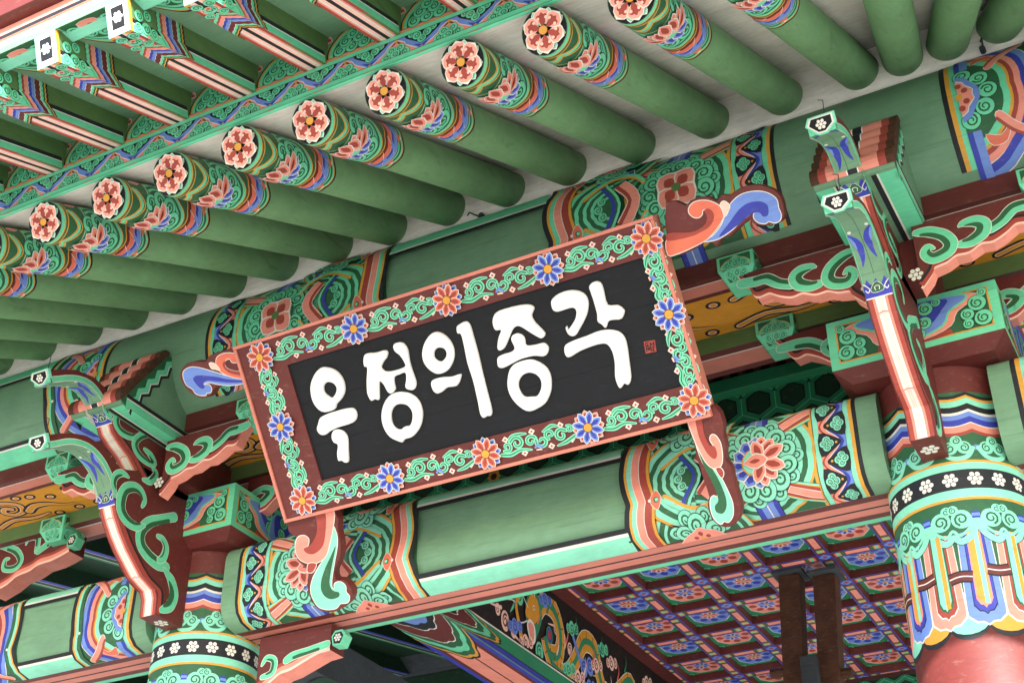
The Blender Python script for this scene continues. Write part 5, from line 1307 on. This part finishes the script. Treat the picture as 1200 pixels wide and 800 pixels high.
box('board', -3.86, -3.805, 5.2, 10.1, TB1, ZC_+.05, 'dark', t, 0)
P = Paint(); y0 = 7.15; H = ZC_-TB1; P.T = lambda a, b: (a-.08, b*1.30)
def c3(y, z, r, c='kgreen', c2='teal'): P.spiral(y, z, r, 1, 1, c, c2 if c2 != c else 'green', None)
for y, z, r in ((7.18, .29, .05), (7.25, .30, .055), (7.28, .23, .045)): c3(y, z, r, 'teal', 'green')
P.stroke([(7.15, .33), (7.22, .20), (7.16, .12)], [.05, .03, .005], 'teal')
P.disc(7.02, .22, .030, 'orange', 12, .05); P.disc(7.02, .22, .018, 'red', 10, .03)
for y, z in ((7.10, .06), (7.86, .17), (8.5, .07)):
    for dx, dz, r in ((0, 0, .05), (-.07, .03, .03), (.08, -.02, .035)): P.spiral(y+dx*1.3, z+dz, r, 1, 1, 'lpink', 'brown', None)
    P.stroke([(y-.2, z+.03), (y-.05, z+.05)], [.004, .02], 'lpink'); P.stroke([(y+.08, z-.03), (y+.24, z-.06)], [.02, .004], 'lpink')
body = [(7.50, .20), (7.60, .29), (7.74, .28), (7.82, .18), (7.78, .07), (7.66, .05), (7.60, .12), (7.68, .02), (7.86, .0), (8.02, .10), (8.16, .24), (8.32, .24), (8.40, .10), (8.52, .02), (8.70, .12), (8.9, .22), (9.1, .10), (9.4, .16)]
P.stroke(body, [.10, .12, .12, .12, .12, .11, .10, .10, .12, .12, .12, .11, .09, .06, .02], 'white', cap=False, seg=20); P.stroke(body, [.09, .11, .11, .11, .11, .10, .09, .09, .11, .11, .11, .10, .08, .05, .01], 'gold', cap=False, seg=23)
P.stroke(body, [.03, .04, .04, .04, .04, .03, .03, .03, .04, .04, .04, .03, .01], 'kgreen', cap=False, seg=26)
for i in range(0, 60):
    q = cr(body, False, 4)
    if i*1+2 < len(q)-1 and i % 2 == 0:
        a, b = q[i+1], q[i+2]; tt = Vector((b[0]-a[0], b[1]-a[1])).normalized(); P.stroke([(a[0]-tt.y*.045, a[1]+tt.x*.045), (a[0]-tt.y*.02, a[1]+tt.x*.02)], .006, 'brown', sm=False, cap=False)
P.disc(7.66, .14, .045, 'kgreen', 12); P.disc(7.66, .14, .036, 'dblue', 10); P.disc(7.66, .14, .025, 'red', 10)
P.blob([(7.36, .12), (7.34, .18), (7.37, .26), (7.44, .31), (7.52, .29), (7.56, .20), (7.50, .10), (7.44, .05)], 'kgreen')
P.blob([(7.34, .16), (7.36, .22), (7.42, .28), (7.50, .27), (7.52, .20), (7.46, .14), (7.40, .14)], 'gold', out='brown')
P.blob([(7.36, .12), (7.40, .15), (7.46, .13), (7.47, .06), (7.42, .03), (7.37, .08)], 'white'); P.blob([(7.375, .115), (7.41, .135), (7.445, .12), (7.45, .07), (7.42, .045)], 'pink')
P.disc(7.45, .22, .014, 'white', 8); P.disc(7.45, .22, .007, 'black', 6)
for p in ([(7.37, .2), (7.25, .26), (7.14, .20), (7.08, .28)], [(7.36, .13), (7.26, .10), (7.20, .18), (7.06, .17), (7.02, .32)], [(7.46, .28), (7.47, .335)], [(7.56, .28), (7.57, .33)]): P.stroke(p, .007, 'white')
P.stroke([(7.30, .0), (7.26, .08), (7.22, .16), (7.24, .24)], [.05, .04, .03, .01], 'gold')
for dx in (-.03, 0, .03): P.stroke([(7.24+dx*.3, .20), (7.24+dx*1.3, .27)], [.012, .002], 'gold')
c3(7.52, -.0+.02, .05, 'teal', 'green'); c3(8.15, .28-.18, .05, 'blue', 'dblue'); c3(8.24, .13, .05, 'blue', 'dblue'); P.stroke([(8.0, .22), (8.1, .12)], .03, 'blue')
for i, (y, z) in enumerate(((7.06, .29), (7.34, .02), (7.60, .30), (7.98, .26), (8.06, .03), (8.22, .02), (8.44, .27), (8.60, .24), (8.76, .03), (8.98, .04), (9.2, .28), (9.5, .05), (7.92, .04), (8.34, .16), (7.20, .06))):
    c = (('teal', 'green'), ('lpink', 'brown'), ('blue', 'dblue'))[i % 3]
    for dx, dz, r in ((0, 0, .040), (.065, .015, .030), (-.055, -.012, .026)): P.spiral(y+dx, z+dz, r, 1+i, 1 if i % 2 else -1, c[0], c[1], None)
for i in range(14):
    y = 7.5+i*.13; z = .16+.1*sin(i*2.1); P.stroke([(y, z), (y+.03, z+.05), (y+.02, z+.09)], [.018, .010, .002], ('orange', 'kgreen', 'lpink')[i % 3])
P.build('dragon_painting', plane((-3.805, 0, TB1+.008), (0, 1, 0), (0, 0, 1), 1), t, clip=(5.25, 0, 10.0, H-.01), smooth=False)
# rear lattice, and the lattice seen through the gap above the beam
def kumiko(x0, x1, y, z0, z1, lab):
    t = thing('lattice_screen', lab, 'lattice', ((x0+x1)/2, y, z0), 'green lattice screens inside')
    box('backing', x0, x1, y+.02, y+.04, z0, z1, 'dgreen', t, 0)
    P = Paint(); H = z1-z0; a = .085; i = 0
    rows = int(H/(a*1.5))+2; cols = int((x1-x0)/(a*1.732))+2
    for r in range(rows):
        for c in range(cols):
            cx = c*a*1.732+(a*.866 if r % 2 else 0); cz = r*a*1.5; P.g = r*50+c
            for k in range(3):
                an = pi/2+k*2*pi/3; e = (cx+a*cos(an)*.96, cz+a*sin(an)*.96)
                P.stroke([(cx, cz), e], .056, 'black', sm=False, cap=False); 
            for k in range(3):
                an = pi/2+k*2*pi/3; e = (cx+a*cos(an)*.93, cz+a*sin(an)*.93); P.stroke([(cx, cz), e], .042, 'kgreen', sm=False, cap=False)
            for k in range(3):
                an = pi/2+k*2*pi/3; e = (cx+a*cos(an)*.93, cz+a*sin(an)*.93); P.stroke([(cx, cz), e], .003, 'teal', sm=False, cap=False)
            if (r*3+c) % 7 == 0:
                for j in range(8): P.disc(cx+.024*cos(j*pi/4), cz+a*1.0*0+.024*sin(j*pi/4), .010, 'yellow', 6)
                P.disc(cx, cz, .016, 'brown', 8)
    P.build('lattice', plane((x0, y+.0195, z0), (1, 0, 0), (0, 0, 1)), t, clip=(0, 0, x1-x0, H), smooth=False)
    return t
kumiko(-3.6, 1.0, 9.98, 3.18, ZC_-.005, 'green lattice screen at the rear wall below the ceiling, bottom right')
kumiko(-3.6, -.5, 5.02, 2.62, 3.10, 'green starry lattice seen through the gap above the main beam')
t = thing('rail_screen', 'dark slatted screen with a green rail inside, right of the signboard', 'screen', (-2, 5, 3.1))
box('green_rail', -3.6, -.5, 4.98, 5.06, 3.10, 3.16, 'kgreen', t)
box('dark_board', -3.6, -.5, 5.07, 5.09, 3.16, 3.5, 'dark', t, 0)
sl_ = None
for i in range(44):
    x = -3.55+.07*i
    if sl_ is None: sl_ = box('slat', -.012, .012, 4.99, 5.03, 3.165, 3.42, 'brown', t, .004); o = sl_; sl_.location = (x, 0, 0)
    else: o = sl_.copy(); COL.objects.link(o); o.parent = t; o.location = (x, 0, 0)
# left interior: dark boards with green and blue rails
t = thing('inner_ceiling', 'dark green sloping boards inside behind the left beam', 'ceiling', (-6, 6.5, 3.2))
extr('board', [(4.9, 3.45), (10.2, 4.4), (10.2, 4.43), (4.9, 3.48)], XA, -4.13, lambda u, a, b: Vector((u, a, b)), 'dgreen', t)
for i in range(7):
    x = -4.45-.62*i
    P = Paint(); e = .11
    k = extr('inner_rafter', [(-e/2, 0), (e/2, 0), (e/2, .12), (-e/2, .12)], 0, 5.4, lambda u, a, b: Vector((x+a, 4.9+u*.984, 3.33+u*.177+b)), 'dgreen', t)
    for a, b, c in ((-.055, -.030, 'kgreen'), (-.030, -.024, 'white'), (.020, .055, 'dblue'), (.016, .020, 'white')): P.rect(0, a, 5.4, b, c)
    P.build('painted_lines', plane((x, 4.9, 3.33), (0, .984, .177), (1, 0, 0), 1), k, smooth=False)
t = thing('side_girder', 'dark scalloped girder running inwards below the main beam, bottom left', 'beam', (-4.3, 6, 2.9))
extr('girder', [(-4.75, 2.75), (-4.45, 2.72), (-4.45, 2.95), (-4.75, 2.95)], 4.9, 10.1, f3, 'slate', t)
P = Paint()
for i in range(18):
    y = 5.1+i*.27
    P.blob([(-4.455, y), (-4.455, y+.17), (-4.58, y+.14), (-4.62, y+.085), (-4.58, y+.03)], 'dgreen')
P.build('painted_scallops', plane((0, 0, 2.7195), (1, 0, 0), (0, 1, 0), -1), t, smooth=False)
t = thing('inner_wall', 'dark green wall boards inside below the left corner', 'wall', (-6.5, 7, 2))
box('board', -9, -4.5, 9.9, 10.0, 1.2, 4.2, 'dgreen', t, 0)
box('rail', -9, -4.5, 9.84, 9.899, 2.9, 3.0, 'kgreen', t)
yp = on(924, 674, 2, ZC_-.03).y
# steel posts hanging below the coffered ceiling (bell hanger)
t = thing('hanger_posts', 'pair of rusty steel hanger posts joined by a grey plate under the ceiling', 'steel posts', (-1.75, 6.9, 2.3))
ph = on(934, 670, 2, ZC_-.01); ph2 = on(965, 665, 2, ZC_-.01)
kz = 6.9/ph.y
def pq(x, y, Y): q = on(x, y, 1, Y); return q
for (xa, xb2, ya) in (((912, 936), (918, 942), yp), ((952, 978), (960, 984), yp)):
    a, b = pq(xa[0], 672, ya), pq(xa[1], 672, ya); c, d = pq(xb2[0], 800, ya), pq(xb2[1], 800, ya)
    V = [a, b, d, c]; dz = Vector((0, .11, 0)); q = V+[v+dz for v in V]
    mk('steel_post', q, [(0, 3, 2, 1), (4, 5, 6, 7), (0, 1, 5, 4), (1, 2, 6, 5), (2, 3, 7, 6), (3, 0, 4, 7)], 'brown', None, t)
    top = (a+b)/2
    V = [top+Vector((x, y, z)) for z in (.0, .02) for x, y in ((-.09, -.05), (.09, -.05), (.09, .16), (-.09, .16))]
    mk('top_plate', V, [(3, 2, 1, 0), (4, 5, 6, 7), (0, 1, 5, 4), (1, 2, 6, 5), (2, 3, 7, 6), (3, 0, 4, 7)], 'slate', None, t)
a, b = pq(938, 770, yp-.04), pq(962, 815, yp-.04)
box('grey_plate', a.x, b.x, yp-.06, yp+.06, b.z, a.z, 'slate', t)
for px in (908, 988):
    a = pq(px, 785, yp)
    q = extr('bolt', circ(.03, 8)[:-1], a.x-.04, a.x+.04, lambda u, p, r: Vector((u, yp+.05+p, a.z+r)), 'brown', t)
# hooks in the plaster and wires on the bracket noses
def rod(name, p, q, r, m, parent):
    d = (q-p).normalized(); s = d.orthogonal().normalized(); k = d.cross(s); V = []
    for o in (p, q): V += [o+s*r*cos(i*pi/3)+k*r*sin(i*pi/3) for i in range(6)]
    return mk(name, V, [(i, (i+1) % 6, 6+(i+1) % 6, 6+i) for i in range(6)]+[tuple(range(5, -1, -1)), tuple(range(6, 12))], m, None, parent)
for (x, y, dx, dy, lab) in ((564, 252, -14, -3, 'small dark hook in the plaster above the signboard'), (238, 437, -16, -5, 'small dark hook in the plaster at the left'), (1151, 57, -1, -12, 'small dark nail hook in the plaster near the top right corner')):
    p = on(x, y, 1, 4.37*.93); q = on(x+dx, y+dy, 1, 4.355*.93)
    t = thing('hook', lab, 'hook', p)
    rod('shaft', p+Vector((0, .03, 0)), q, .0035, 'slate', t); rod('tip', q, q+Vector((-.006, -.004, -.018)), .003, 'slate', t)
    rod('washer', p+Vector((0, .02, 0)), p-Vector((0, .006, 0)), .011, 'slate', t)
for xc, nm in ((XL, 'left'), (XR-.012, 'right')):
    for (yy, zz, w_) in ((3.50, 2.75, 'lower'), (3.445, 3.01, 'upper')):
        p = Vector((xc+.01, yy, zz))
        t = thing('bird_wire', f'thin wire pin on the nose of the {w_} {nm} bracket arm', 'wire', p)
        rod('pin', p-Vector((0, 0, .01)), p+Vector((.004, 0, .085)), .0016, 'slate', t); rod('bend', p+Vector((.004, 0, .085)), p+Vector((-.012, 0, .092)), .0014, 'slate', t)
